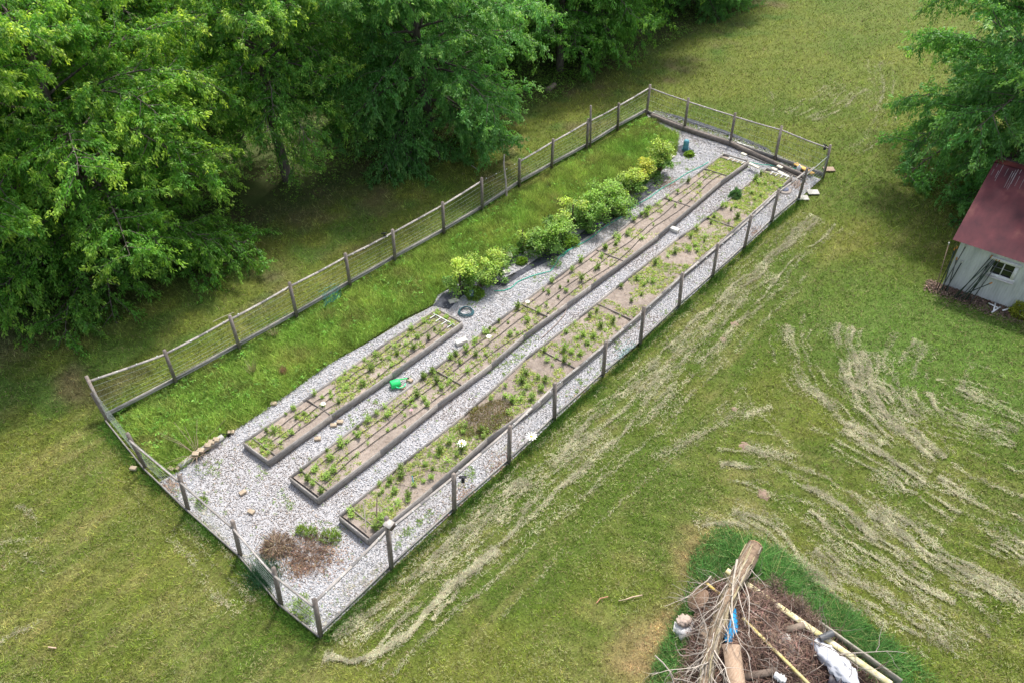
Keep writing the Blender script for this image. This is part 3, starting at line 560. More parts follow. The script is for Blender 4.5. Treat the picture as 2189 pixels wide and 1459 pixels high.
b = MB(); b.tube([G(1170, 193, .12), G(1186, 181, .16)], [.16, .13], 8, c=(2.2, 2, 1.9)); tag(b.build('fallen_log', M['bark'], loc=G(1178, 187)), 'short grey log lying in the undergrowth at the lawn edge', 'log')

# ---------------------------------------------------------------- plants in the beds
def plant_mesh(seed, h, rad, n, c, lw=.03, ll=.10, up=.6, stems=8):
    r_ = np.random.default_rng(seed); b = MB(); P, D = [], []
    for i in range(stems):
        az = r_.uniform(0, 6.28); tp = arr(math.cos(az) * rad * r_.uniform(.1, .8), math.sin(az) * rad * r_.uniform(.1, .8), h * r_.uniform(.55, 1)); b.tube([(0, 0, -.02), tp * .5 + arr(0, 0, h * .1), tp], [.004, .003, .002], 3, c=c * .8, cap=False)
        m_ = n // stems; f = r_.uniform(.2, 1, m_); P.append(tp * f[:, None]); a2 = r_.uniform(0, 6.28, m_); D.append(np.stack([np.cos(a2), np.sin(a2), np.full(m_, up) * f], 1))
    P, D = np.concatenate(P), np.concatenate(D); m_ = len(P)
    b.leaves(P, D, np.tile(arr(0, 0, 1.), (m_, 1)) + r_.normal(0, .3, (m_, 3)), r_.uniform(.6, 1.2, m_) * ll, r_.uniform(.7, 1.2, m_) * lw, np.clip(c * (1 + r_.normal(0, .2, (m_, 1))), .01, 1), fold=.15)
    return b.mesh('garden_plant', M['leaf'])
pg = arr(.15, .225, .062)
PV = [plant_mesh(50 + i, [.22, .17, .26, .14, .20][i], [.13, .12, .15, .12, .17][i], [80, 50, 110, 36, 60][i], pg * [1, 1.2, .75, 1.3, 1.1][i], lw=.022, ll=.085, up=1.1, stems=[10, 8, 13, 6, 9][i]) for i in range(5)]
def place(k, s, t, v, sc_, lab, grp, name='garden_plant', cat='plant'):
    p = bedpt(k, s, t)[0]; o = bpy.data.objects.new(name, PV[v]); COL.objects.link(o); o.location = (p[0], p[1], SOILZ - .01); o.rotation_euler = (rng.normal(0, .1), rng.normal(0, .1), rng.uniform(0, 6.28)); o.scale = (sc_, sc_, sc_ * rng.uniform(.8, 1.2)); return tag(o, lab, cat, grp)
def st_of(k, px, py):
    """pixel -> bed coordinates"""
    p = G(px, py, SOILZ)[:2]; T = np.linspace(.01, .99, 197); A = lerp_line(Gs(BEDS[k][0], BT), T)[:, :2]; B = lerp_line(Gs(BEDS[k][1], BT), T)[:, :2]
    ab = B - A; s = ((p - A) * ab).sum(1) / (ab ** 2).sum(1); dd = np.linalg.norm(A + ab * s[:, None] - p, axis=1); i = dd.argmin(); return float(np.clip(s[i], .04, .96)), float(T[i])
Z3 = (500, 640, .2536); Z4 = (700, 850, .2536); Z5 = (900, 500, .2536); Z7 = (1200, 250, .2536); Z8 = (1000, 620, .2057); Z6 = (1300, 150, .2536)
pl1 = zp(*Z3, [(180, 1170), (230, 1200), (270, 1240), (280, 1110), (330, 1080), (350, 1120), (240, 1280), (290, 1300), (420, 960), (500, 920), (490, 1130), (560, 1060), (600, 960), (530, 1000), (680, 800), (750, 830), (700, 980), (760, 900), (820, 830), (890, 870), (810, 790), (890, 670), (950, 750), (930, 620), (1000, 560), (1090, 510), (1100, 710), (1060, 740), (1160, 590), (1220, 640), (1200, 460), (1250, 500), (1330, 560), (1360, 400), (1400, 390), (1470, 310), (1520, 420), (1640, 340), (1500, 250), (1600, 200), (1640, 150), (1710, 130), (1790, 160), (1760, 230), (1830, 220), (1690, 260), (1550, 330), (1310, 500), (400, 1210), (1380, 470), (1450, 380)])
pl2 = zp(*Z3, [(820, 1340), (860, 1400), (700, 1420), (780, 1270), (900, 1230), (960, 1200), (860, 1180), (900, 1250), (1010, 1130), (1050, 1080), (1060, 1150), (1130, 1020), (1210, 970), (1050, 1300), (1130, 1210), (1290, 1110), (1360, 1060), (1450, 980), (1300, 980), (1270, 910), (1460, 880), (1510, 850), (1550, 810), (1520, 910), (1600, 860), (1640, 890), (1690, 620), (1740, 750), (1810, 700), (1720, 690), (1610, 660), (1530, 730), (1900, 550), (1980, 600), (1820, 500), (1870, 460), (2030, 360), (2120, 470), (2150, 290)]) \
    + zp(350, 1000, .2742, [(1180, 30), (1120, 100), (1160, 140), (1260, 90), (1330, 30), (1230, 190), (1060, 30), (1280, 60)]) \
    + zp(*Z5, [(20, 1220), (110, 1160), (140, 1250), (180, 1300), (230, 1260), (320, 1100), (400, 1150), (240, 1050), (300, 1020), (390, 980), (460, 900), (450, 930), (540, 1020), (560, 800), (540, 840), (620, 810), (740, 860), (800, 800), (810, 840), (890, 740), (660, 740), (740, 750), (820, 620), (1000, 660), (1060, 610), (1160, 540), (1080, 500), (1030, 480), (1170, 460), (1220, 490), (1100, 400), (1240, 410), (1270, 320), (1350, 400), (1340, 230), (1480, 300), (1550, 140), (1640, 90), (1670, 50), (1530, 190), (470, 1020)]) \
    + zp(*Z7, [(460, 1080), (480, 1030), (370, 1120), (160, 1220), (290, 1290), (340, 1180), (430, 1010), (560, 1000), (610, 870), (650, 820), (690, 790), (740, 770), (680, 1030), (770, 920), (870, 670), (920, 700), (960, 760), (980, 640), (1010, 720), (1070, 560), (1160, 580), (1030, 550), (820, 740), (730, 830)])
pl3 = zp(*Z4, [(190, 960), (190, 1010), (440, 1050), (410, 1110), (480, 1060), (430, 740), (460, 800), (510, 740), (430, 830), (520, 720), (560, 800), (620, 620), (640, 660), (830, 560), (900, 600), (880, 670), (1010, 550), (960, 460), (930, 490), (1130, 440), (1100, 480), (1150, 410), (1050, 370), (1140, 300), (1160, 250), (1290, 300), (1310, 340), (1260, 340), (700, 820), (690, 860), (610, 880), (740, 740), (820, 700), (560, 930), (1350, 290), (1530, 130), (1560, 40), (1620, 20)]) \
    + zp(*Z5, [(710, 1290), (590, 1400), (700, 1380), (880, 1190), (990, 1210), (850, 1250), (890, 1300), (940, 1380), (1010, 1310), (1040, 1240), (760, 1420), (860, 1350), (1060, 1070), (1140, 1050), (1260, 1010), (1210, 1080), (1250, 1100), (1330, 1020), (1230, 830), (1290, 760), (1320, 880), (1410, 920), (1450, 880), (1520, 790), (1620, 740), (1680, 700), (1480, 660), (1420, 700), (1380, 860), (1690, 450), (1860, 520), (1890, 430), (1960, 400), (1820, 380), (1970, 260), (1030, 1000), (1100, 1110), (1200, 980), (1770, 580)]) \
    + zp(*Z7, [(780, 1370), (720, 1400), (640, 1380), (1080, 1120), (1120, 1090), (1150, 1130), (1220, 1010), (1200, 1060), (800, 1240), (900, 1180), (1140, 950), (1090, 1010), (1280, 850), (1220, 850), (1390, 760), (1430, 790), (1350, 770), (1470, 760), (1410, 890), (1480, 860), (1630, 700), (1680, 670), (1600, 650), (1640, 480), (1600, 530), (1660, 560), (1720, 560), (1800, 560), (1840, 600), (1760, 600), (1560, 500), (960, 1150), (1260, 900)])
labs = ['young leafy green plant growing in the short raised bed', 'young leafy green plant growing between drip lines in the middle bed', 'leafy green plant growing in the bed beside the right fence']
grps = ['plants in the short raised bed', 'plants in the middle raised bed', 'plants in the raised bed by the right fence']
cnt = 0
for k_, L in enumerate((pl1, pl2, pl3)):
    for q in L:
        if cnt >= 295: break
        s, t = st_of(k_, *q); place(k_, s, t, int(rng.integers(0, 5)), rng.uniform(.6, 1.65) * (1.0 if k_ else .85), labs[k_], grps[k_]); cnt += 1
print('plants', cnt)
# small weeds / sprouts as stuff
def sprouts(P, sizes, cols, name, label, cat, per=9):
    n = len(P); m_ = n * per; base = np.repeat(P, per, 0) + rng.normal(0, 1, (m_, 3)) * np.repeat(sizes, per)[:, None] * arr(.35, .35, 0); az = rng.uniform(0, 6.28, m_)
    D = np.stack([np.cos(az), np.sin(az), rng.uniform(.3, 1.2, m_)], 1); b = MB(); b.leaves(base, D, np.tile(arr(0, 0, 1.), (m_, 1)) + rng.normal(0, .4, (m_, 3)), np.repeat(sizes, per) * rng.uniform(.5, 1.1, m_), np.repeat(sizes, per) * .28, jit(np.repeat(cols, per, 0), .2))
    return tag(b.build(name, M['leaf']), label, cat, kind='stuff')
P = []; 
for k_, N_ in ((0, 1700), (1, 1900), (2, 4600)):
    s = rng.uniform(.05, .95, N_); t = rng.uniform(.01, .99, N_); q = bedpt(k_, s, t); keep = fbm(q[:, 0], q[:, 1], .8, 500, 2) > (.42 if k_ != 1 else .5) - .2 * (t > .9); P.append(q[keep])
s = rng.uniform(.05, .95, 300); P.append(bedpt(1, s, rng.uniform(.93, .985, 300))); P.append(bedpt(2, s, rng.uniform(.84, .985, 300)))
P = np.concatenate(P); P[:, 2] = SOILZ; n = len(P); yl = rng.random((n, 1)); sprouts(P, rng.uniform(.04, .11, n), arr(.13, .21, .05) * (1 - yl) + arr(.25, .28, .10) * yl, 'weed_sprouts', 'small weeds and seedlings scattered over the bed soil', 'weeds')
# broad leaved weeds and seed heads in the unmown strip
xs, ys = scatter_poly(tall_poly, 2600); kk_ = fbm(xs, ys, 1.1, 520, 2) > .46; xs, ys = xs[kk_], ys[kk_]; n = len(xs)
sprouts(np.stack([xs, ys, rng.uniform(.05, .16, n)], 1), rng.uniform(.05, .13, n), jit(np.tile(arr(.12, .24, .05), (n, 1)), .25), 'strip_weeds', 'leafy weeds among the tall grass inside the left fence', 'weeds', 8)
# weeds in gravel
WS = [(430, 1065), (440, 1080), (640, 1130), (665, 1135), (690, 1120), (705, 1150), (720, 1135), (560, 1200), (660, 1330), (640, 1290), (645, 1275), (660, 1310), (560, 1240), (880, 1130), (900, 1110), (870, 1150), (850, 1160), (920, 1105), (1010, 1010), (1000, 1020), (1100, 760), (1090, 775), (1075, 780), (1130, 730), (1120, 745), (1140, 715), (1110, 765), (1310, 730), (1320, 745), (1325, 720), (1345, 700), (1290, 780), (1270, 800), (1230, 840), (1240, 815), (1420, 700), (1430, 670), (1700, 870), (960, 600), (1010, 650), (1150, 600), (1180, 590), (1450, 350), (1470, 340), (1460, 390), (1470, 365), (1500, 480), (1560, 380), (1575, 370), (1590, 360), (1500, 470), (1170, 740), (1080, 800), (700, 870), (760, 900), (780, 880), (800, 860), (1240, 580), (1050, 790), (600, 1060), (620, 1080), (1150, 860), (1180, 850), (1260, 830), (1000, 990), (560, 1010), (375, 1050), (430, 1000), (455, 990), (455, 1010), (1450, 280)]
P = []
for a, c in WS:
    c0 = G(a, c); m_ = 10; P.append(c0 + rng.normal(0, .13, (m_, 3)) * arr(1, 1, 0) + arr(0, 0, .02))
P = np.concatenate(P); n = len(P); xs, ys = scatter_poly(gravel_poly, 1500); k = np.ones(len(xs), bool)
for bp in bedpoly: k &= ~inpoly(xs, ys, bp)
P = np.r_[P, np.stack([xs[k], ys[k], np.full(k.sum(), .02)], 1)]; n = len(P); sprouts(P, np.r_[rng.uniform(.04, .09, n - k.sum()), rng.uniform(.03, .06, k.sum())], np.tile(arr(.12, .19, .045), (n, 1)), 'gravel_weeds', 'small green weeds sprouting through the pale gravel', 'weeds', 8)
# brown dead leaves and mulch patches on gravel
P = []
for c_, r_ in debris_spots: P.append(c_ + rng.normal(0, r_ * .5, (int(900 * r_), 3)) * arr(1, 1, 0))
P = np.concatenate(P); k = inpoly(P[:, 0], P[:, 1], gravel_poly); P = P[k]; n = len(P); P[:, 2] = rng.uniform(.02, .05, n); az = rng.uniform(0, 6.28, n)
b = MB(); pick = rng.random((n, 1)); b.leaves(P, np.stack([np.cos(az), np.sin(az), rng.normal(0, .2, n)], 1), np.tile(arr(0, 0, 1.), (n, 1)) + rng.normal(0, .5, (n, 3)), rng.uniform(.03, .09, n), rng.uniform(.01, .04, n), jit(arr(.16, .10, .075) * pick + arr(.40, .27, .18) * (1 - pick), .2)); tag(b.build('leaf_litter', M['straw']), 'brown dead leaves and stalks gathered on the gravel', 'leaf litter', kind='stuff')
ps_ = []
for k_, N_ in ((0, 2500), (1, 4500), (2, 11000)): ps_.append(bedpt(k_, rng.uniform(.04, .96, N_), rng.uniform(.01, .99, N_)))
P = np.concatenate(ps_); n = len(P); P[:, 2] = SOILZ + rng.uniform(.0, .04, n); az = rng.uniform(0, 6.28, n); pk = rng.random((n, 1))
b = MB(); b.leaves(P, np.stack([np.cos(az), np.sin(az), rng.normal(0, .25, n)], 1), np.tile(arr(0, 0, 1.), (n, 1)), rng.uniform(.02, .09, n), rng.uniform(.006, .014, n), jit(arr(.20, .15, .11) * pk + arr(.42, .34, .24) * (1 - pk), .25)); tag(b.build('soil_debris', M['straw']), 'dry stalk bits scattered over the soil of the beds', 'plant debris', kind='stuff')
# drip hoses
for k_, lines in ((0, [.22, .5, .78]), (1, [.2, .48, .78])):
    for li, s in enumerate(lines):
        tt = np.linspace(.02 if k_ else .04, .93 if k_ else .95, 90); ss = s + .05 * np.sin(tt * (9 if k_ else 5) + li * 2) + (.07 * np.sin(tt * 31 + li) if (k_ and li == 2) else .012 * np.sin(tt * 60)); q = bedpt(k_, ss, tt); q[:, 2] = SOILZ + .02 + (fbm(q[:, 0], q[:, 1], .7, 90 + k_, 3) - .5) * .09 + .01
        b = MB(); b.tube(q, .011, 5); tag(b.build('drip_hose', M['drip'], loc=q[0]), 'black drip hose, the %s of three in the %s bed' % (['left', 'middle', 'right'][li], ['short', 'middle'][k_]), 'hose')
# pale pvc manifolds at bed ends
def pipe_frame(k_, t0, dt, s0, s1, label, rungs, col=(.75, .75, .72)):
    a, b_ = bedpt(k_, s0, t0)[0], bedpt(k_, s1, t0)[0]; a[2] = b_[2] = .30; d = nrm(bedpt(k_, .5, t0 - dt)[0] - bedpt(k_, .5, t0)[0]) * .28; d[2] = 0
    t = thing('pipe_manifold', label, 'pipes', (a[0], a[1], .28)); mb = MB(); mb.tube([a, b_], .02, 6, c=col); mb.build('header_pipe', M['plain'], t)
    for f in np.linspace(.1, .9, rungs): p = a + (b_ - a) * f; mb = MB(); mb.tube([p, p + d], .016, 6, c=col); mb.build('branch_pipe', M['plain'], t)
pipe_frame(0, .965, .01, .1, .93, 'white plastic pipe manifold at the far end of the short bed', 4)
pipe_frame(1, .992, .004, .3, .97, 'white plastic pipe manifold at the far end of the middle bed', 4)
pipe_frame(2, .992, .004, .25, .97, 'white plastic pipe manifold at the far end of the bed by the right fence', 4)
# dark shrub patch, round bush
p = G(1040, 895, SOILZ); b = MB(); n = 3800; a = rng.uniform(0, 6.28, n); rr = np.sqrt(rng.random(n)) * (.6 + .75 * vn(np.cos(a) * 3, np.sin(a) * 3, .7, 61)); P = np.stack([p[0] + np.cos(a) * rr * .62, p[1] + np.sin(a) * rr * .95, SOILZ + rng.random(n) * .32 * np.clip(1.1 - rr ** 2, .1, 1)], 1)
P[:, 0] = np.clip(P[:, 0], *sorted((bedpt(2, .06, .24)[0][0], bedpt(2, .93, .24)[0][0]))); pk = rng.random((n, 1))
b.leaves(P, nrm(rng.normal(0, .6, (n, 3)) + arr(0, 0, 1)), rng.normal(0, 1, (n, 3)), rng.uniform(.05, .10, n), rng.uniform(.012, .022, n), jit(arr(.07, .09, .035) * pk + arr(.13, .085, .055) * (1 - pk), .25)); tag(b.build('low_shrub', M['leaf'], loc=p), 'dark reddish green low shrub filling the bed beside the right fence', 'shrub')
def ball_bush(px, py, r_, h, c, label, z0=0, n=3000, ll=.07, lw=.03, name='bush', cat='bush', up=.5):
    p = G(px, py, z0); t = thing(name, label, cat, p); v = nrm(rng.normal(0, 1, (n, 3))); v[:, 2] = np.abs(v[:, 2]); rad = rng.uniform(.45, 1, n) ** .5; lump = .75 + .5 * vn(np.arctan2(v[:, 1], v[:, 0]) * 2, v[:, 2] * 4, 1, int(px) % 37)
    P = p + v * (rad * lump)[:, None] * arr(r_, r_, h); b = MB(); b.leaves(P, nrm(v + rng.normal(0, .5, (n, 3)) + arr(0, 0, up)), nrm(rng.normal(0, .5, (n, 3)) + arr(0, 0, 1)), rng.uniform(.7, 1.2, n) * ll, rng.uniform(.7, 1.2, n) * lw, jit(np.tile(c, (n, 1)), .25)); b.build('foliage', M['leaf'], t)
    s_ = MB()
    for i in range(7): a = i * .9; s_.tube([p + arr(0, 0, -.02), p + arr(math.cos(a) * r_ * .4, math.sin(a) * r_ * .4, h * .7)], [.012, .005], 4, c=(.2, .15, .1), cap=False)
    s_.build('stems', M['twig'], t); return t
ball_bush(1571, 424, .27, .42, arr(.06, .13, .06), 'round dark green bush spilling over the left edge of the bed by the right fence', .15, 3000, .07, .02)
# ---------------------------------------------------------------- vine row
yg, dg, mg = arr(.25, .33, .065), arr(.075, .15, .035), arr(.14, .235, .045)
def vine(px, py, hx, hy, hz, cl, label, n, stake=True, lean=0):
    """leafy vine: wood stake, stem, lumpy foliage in tiers"""
    p = G(px, py); t = thing('grapevine', label, 'vine', p, None); st_ = MB()
    if stake: st_.tube([p, p + arr(.03, 0, hz * .98)], .022, 5, c=(.12, .08, .07)); st_.build('stake', M['twig'], t)
    ax_ = nrm(arr(-.08, 1, 0)); sd_ = arr(ax_[1], -ax_[0], 0); cl_n = max(8, n // 110); LPt, LC = [], []; w_ = MB()
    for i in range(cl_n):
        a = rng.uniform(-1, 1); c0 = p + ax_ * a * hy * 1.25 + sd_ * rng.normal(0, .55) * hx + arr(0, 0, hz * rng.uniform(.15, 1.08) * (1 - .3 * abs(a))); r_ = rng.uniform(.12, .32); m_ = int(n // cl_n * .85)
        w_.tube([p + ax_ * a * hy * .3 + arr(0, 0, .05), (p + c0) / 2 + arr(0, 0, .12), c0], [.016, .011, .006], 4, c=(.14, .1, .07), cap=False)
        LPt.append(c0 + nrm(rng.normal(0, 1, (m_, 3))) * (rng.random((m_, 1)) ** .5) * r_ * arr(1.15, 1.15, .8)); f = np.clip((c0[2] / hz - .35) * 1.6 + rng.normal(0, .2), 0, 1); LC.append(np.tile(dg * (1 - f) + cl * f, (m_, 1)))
    w_.build('stem', M['twig'], t); P, C_ = np.concatenate(LPt), np.concatenate(LC); m_ = len(P); P[:, 2] = np.maximum(P[:, 2], .03); b = MB()
    az = rng.uniform(0, 6.28, m_); b.leaves(P, np.stack([np.cos(az), np.sin(az), rng.normal(-.1, .3, m_)], 1), nrm(rng.normal(0, .45, (m_, 3)) + arr(0, 0, 1)), rng.uniform(.05, .10, m_), rng.uniform(.045, .085, m_), jit(C_, .28)); b.build('foliage', M['leaf'], t)
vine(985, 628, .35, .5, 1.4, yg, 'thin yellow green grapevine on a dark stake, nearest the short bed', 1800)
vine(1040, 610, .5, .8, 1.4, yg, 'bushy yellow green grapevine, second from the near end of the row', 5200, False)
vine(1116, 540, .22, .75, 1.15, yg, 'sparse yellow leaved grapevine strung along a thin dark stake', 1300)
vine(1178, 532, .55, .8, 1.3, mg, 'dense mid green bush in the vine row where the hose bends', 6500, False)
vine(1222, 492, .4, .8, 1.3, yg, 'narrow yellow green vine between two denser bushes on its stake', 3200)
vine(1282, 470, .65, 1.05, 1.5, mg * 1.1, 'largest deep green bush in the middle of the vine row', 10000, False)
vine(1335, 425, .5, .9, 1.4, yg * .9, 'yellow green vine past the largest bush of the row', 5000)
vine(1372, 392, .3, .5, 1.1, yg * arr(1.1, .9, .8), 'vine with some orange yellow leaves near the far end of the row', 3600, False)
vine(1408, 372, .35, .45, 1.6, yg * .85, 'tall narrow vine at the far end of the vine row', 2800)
for px, py, r_, h_, lab in [(1215, 520, .45, .3, 'low dark green ground bush at the foot of the vines near the hose'), (1015, 632, .35, .22, 'low green herb clump beside the block at the near vine'), (1115, 562, .2, .22, 'small bright green round herb below the sparse vine'), (1473, 333, .22, .18, 'small bright green clump beside the teal feeder'), (1040, 560, .3, .2, 'low green weeds behind the second vine'),
                          (1320, 455, .4, .35, 'low mid green bush spreading toward the hose from the largest vine bush')]:
    ball_bush(px, py, r_, h_, mg * .8, lab, 0, 1500, .08, .04, 'low_bush', 'bush')
for px, py, lab, s_ in [(700, 1150, 'largest bluish green plant beside the near corner of the right bed', 1.3), (645, 1135, 'leftmost of the green plants above the brown heap', .9), (666, 1142, 'middle green plant above the brown heap on the gravel', 1.0), (718, 1152, 'green plant closest to the corner of the bed by the right fence', 1.), (432, 1075, 'yellow green plant inside the front fence', 1.), (646, 1300, 'dark green plant beside the front fence near its right corner', 1.6), (655, 1318, 'light green plant at the foot of the last front fence post', 1.2)]:
    ball_bush(px, py, .14 * s_, .2 * s_, pg * .8, lab, 0, 150, .11, .03, 'garden_plant', 'plant', .8)
L_ = np.array(Gs([(975, 640), (1040, 590), (1120, 545), (1200, 510), (1300, 450), (1400, 385), (1440, 345)])); n = 900; q = lerp_line(L_, rng.uniform(0, 1, n)) + rng.normal(0, .28, (n, 3)) * arr(1, 1, 0); kk_ = vn(q[:, 0], q[:, 1], .6, 530) > .4; q = q[kk_]; n = len(q); q[:, 2] = rng.uniform(.02, .12, n)
sprouts(q, rng.uniform(.05, .11, n), jit(np.tile(arr(.12, .21, .045), (n, 1)), .3), 'row_weeds', 'low weeds growing between the vines along their row', 'weeds', 9)
# dark grassy clump on the front fence
xs, ys = G(565, 1232)[0] + rng.normal(0, .22, 1300), G(565, 1232)[1] + rng.normal(0, .2, 1300); n = len(xs)
o = blades('grass_clump', xs, ys, np.zeros(n), rng.uniform(.2, .5, n), np.full(n, .016), jit(np.tile(arr(.05, .13, .06), (n, 1)), .2), rng.uniform(.1, .8, n), 'dark green grass clump growing through the front fence wires', 'grass clump'); del o['kind']
for px, py, h_, c_, nn, ln_, lab in [(541, 796, .75, arr(.42, .36, .2), 60, .6, 'tall pale dry grass tuft in the left grass strip'), (607, 800, .45, arr(.42, .27, .16), 200, .3, 'short reddish dry grass tuft in the left grass strip'), (588, 720, .5, arr(.38, .34, .18), 70, .7, 'thin dry grass tuft at the left fence board'), (1172, 452 - 50, .4, arr(.3, .3, .12), 50, .6, 'dry grass tuft near the left fence far half')]:
    p = G(px, py); n = nn; o = blades('dry_tuft', p[0] + rng.normal(0, .05, n), p[1] + rng.normal(0, .05, n), np.zeros(n), rng.uniform(.5, 1, n) * h_, np.full(n, .022), jit(np.tile(c_, (n, 1)), .2), rng.uniform(.1, ln_, n), lab, 'dry grass', 'straw'); del o['kind']
p = G(425, 975); b = MB()
for i in range(26):
    a = rng.uniform(0, 6.28); L_ = rng.uniform(.5, 1.5); b.tube([p, p + arr(math.cos(a) * L_ * .35, math.sin(a) * L_ * .35, L_ * .35), p + arr(math.cos(a) * L_ * .8, math.sin(a) * L_ * .8, L_ * .5)], [.010, .007, .004], 4, c=(.32, .24, .18), cap=False)
tag(b.build('bare_shrub', M['twig'], loc=p), 'leafless twiggy shrub behind the brick lined timber curb', 'shrub')

# ---------------------------------------------------------------- small things
def brick(px, py, size, rz, label, mt='brick', z=None, name='brick', group=None, c=(1, 1, 1), tilt=0):
    z = size[2] / 2 + .012 if z is None else z; p = G(px, py, z); b = MB(); b.box(p, size, rz, c, tilt); o = b.build(name, M[mt], loc=p)
    md = o.modifiers.new('bevel', 'BEVEL'); md.width = .008; md.segments = 2
    return tag(o, label, {'brick': 'brick', 'concrete_block': 'concrete block', 'paving_slab': 'paving slab', 'stone': 'stone'}[name], group)
bs = (.2, .13, .09)
for px, py, rz, lab in [(679, 937, .9, 'single tan brick on gravel between the short and middle beds, nearest the camera'), (713, 908, .9, 'lower left brick of the pair beside the short bed'), (727, 901, .7, 'upper right brick of the pair beside the short bed'), (861, 828, .5, 'tan brick touching the mouth of the green watering can'), (876, 812, .3, 'dark tan brick just beyond the spout of the green watering can'),
                        (537, 1093, .3, 'lone tan brick in the open gravel of the near end'), (285, 1000, .6, 'tan brick in the grass outside the front fence'), (585, 862, .8, 'tan brick on the grass edge left of the short bed'), (519, 1052, 1.5, 'small pinkish brick on gravel left of the middle bed'), (494, 923, .9, 'tan brick past the end of the timber curb'), (382, 998, 1.8, 'reddish dark brick at the near end of the timber curb'), (366, 1001, .3, 'brown brick piece outside the curb end in the grass')]:
    brick(px, py, bs, rz, lab)
# curb
def curb(a, b_, label, w_=.14, h_=.16, c=(1, 1, 1)):
    p, q = G(*a, h_ / 2), G(*b_, h_ / 2); b = MB(); b.beam(p, q, w_, h_, c=c); return tag(b.build('curb_timber', M['concrete'], loc=p), label, 'curb')
curb((384, 997), (412, 976), 'short pale curb piece at the near end of the curb row', h_=.15); curb((413, 974), (477, 933), 'long pale curb piece carrying loose bricks')
for px, py, lab in [(418, 969, 'first brick on the long curb, nearest the camera'), (429, 962, 'second brick on the long curb, touching the first'), (444, 951, 'third brick on the long curb'), (452, 944, 'fourth brick on the long curb'), (462, 939, 'fifth brick on the long curb, farthest from the camera')]:
    brick(px, py, (.2, .16, .08), .75, lab, z=.215)
b = MB(); p = G(487, 930)
for i in range(14): b.tube([p + rng.normal(0, .06, 3) * arr(1, 1, 0), p + rng.normal(0, .09, 3) * arr(1, 1, 0) + arr(0, 0, rng.uniform(.05, .2))], .012, 4, c=(.02, .02, .02))
tag(b.build('hose_fitting', M['plain'], loc=p), 'small tangle of black hose fittings at the curb end', 'hose fitting')
wb = (.42, .2, .16)
for px, py, rz, lab in [(986, 730, 1.25, 'white block between the far end of the short bed and the middle bed'), (1441, 491, .1, 'white block on gravel between the two long beds'), (1079, 582, 1.0, 'pale flat block below the second grapevine'), (1089, 545, -.6, 'pale flat block behind the vines in the grass edge'), (970, 643, 1.2, 'pale block standing beside the herb clump'), (1435, 333, -.3, 'pale flat block at the far end of the vine row'), (1433, 306, .9, 'pale flat block in the grass near the teal feeder'), (1085, 640, 0, None)]:
    if lab: brick(px, py, wb if 'white' in lab else (.38, .2, .07), rz, lab, 'block' , name='concrete_block', c=(1.15, 1.15, 1.12) if 'white' in lab else (1, .98, .9))
for px, py, rz, lab in [(1716, 423, .75, 'pale paving slab outside the gate, nearer the fence'), (1738, 411, .75, 'pale paving slab outside the gate, farther out on the lawn'), (1772, 362, .75, 'brownish slab behind the gate post')]: brick(px, py, (.5, .38, .05), rz, lab, 'block', name='paving_slab', c=(.8, .8, .78) if 'pale' in lab else (.55, .42, .34))
for i, (px, py) in enumerate([(1607, 352), (1617, 357), (1590, 330), (1655, 362), (1669, 370), (1680, 376), (1667, 357)]): brick(px, py, (.28, .16, .06), -.1, ['pale brick on the far rim of the middle bed, left', 'pale brick on the far rim of the middle bed, right', 'pale brick behind the far end of the middle bed', 'leftmost pale brick inside the far end of the right bed', 'middle pale brick inside the far end of the right bed', 'rightmost pale brick inside the far end of the right bed', 'pale brick behind the far end of the right bed'][i], 'block', z=.27, c=(1, .97, .85))
# back timber curb row and lumber
b = MB(); P = Gs([(1392, 248), (1460, 275), (1560, 307), (1655, 350), (1720, 378)], .12)
for i in range(4): b.beam(P[i], P[i + 1], .14 + .002 * (i % 2), .22 + .002 * (i % 2), c=arr(1, 1, 1) * rng.uniform(.75, 1))
tag(b.build('timber_curb', M['post'], loc=P[0]), 'long grey timber curb along the foot of the back fence', 'curb')
for a, c_, w_, col, lab, z in [((1600, 333), (1668, 361), .09, (.8, .8, .8), 'dark plank lying on gravel before the back curb', .05), ((1670, 362), (1722, 388), .07, (.75, .7, .65), 'plank stub lying beyond the right bed', .05), ((1700, 350), (1738, 372), .22, (2.2, 1.5, .5), 'yellow board lying by the gate', .16), ((1715, 378), (1740, 358), .05, (.9, .85, .8), 'thin board propped near the gate', .2)]:
    p, q = G(*a, z), G(*c_, z); b = MB(); b.beam(p, q, w_, .05, c=col); tag(b.build('plank', M['wood'], loc=p), lab, 'plank')
p = G(1636, 341); t = thing('plant_tray', 'black plastic tray of pots against the back curb', 'tray', p); b = MB(); d_ = nrm(G(1655, 350) - G(1610, 332))
for i in range(4): b.lathe(p + d_ * (i - 1.5) * .17, [(.05, 0), (.075, .14), (.08, .14), (.062, .03), (.001, .03)], 10, c=(.02, .02, .02))
b.build('pots', M['plain'], t)
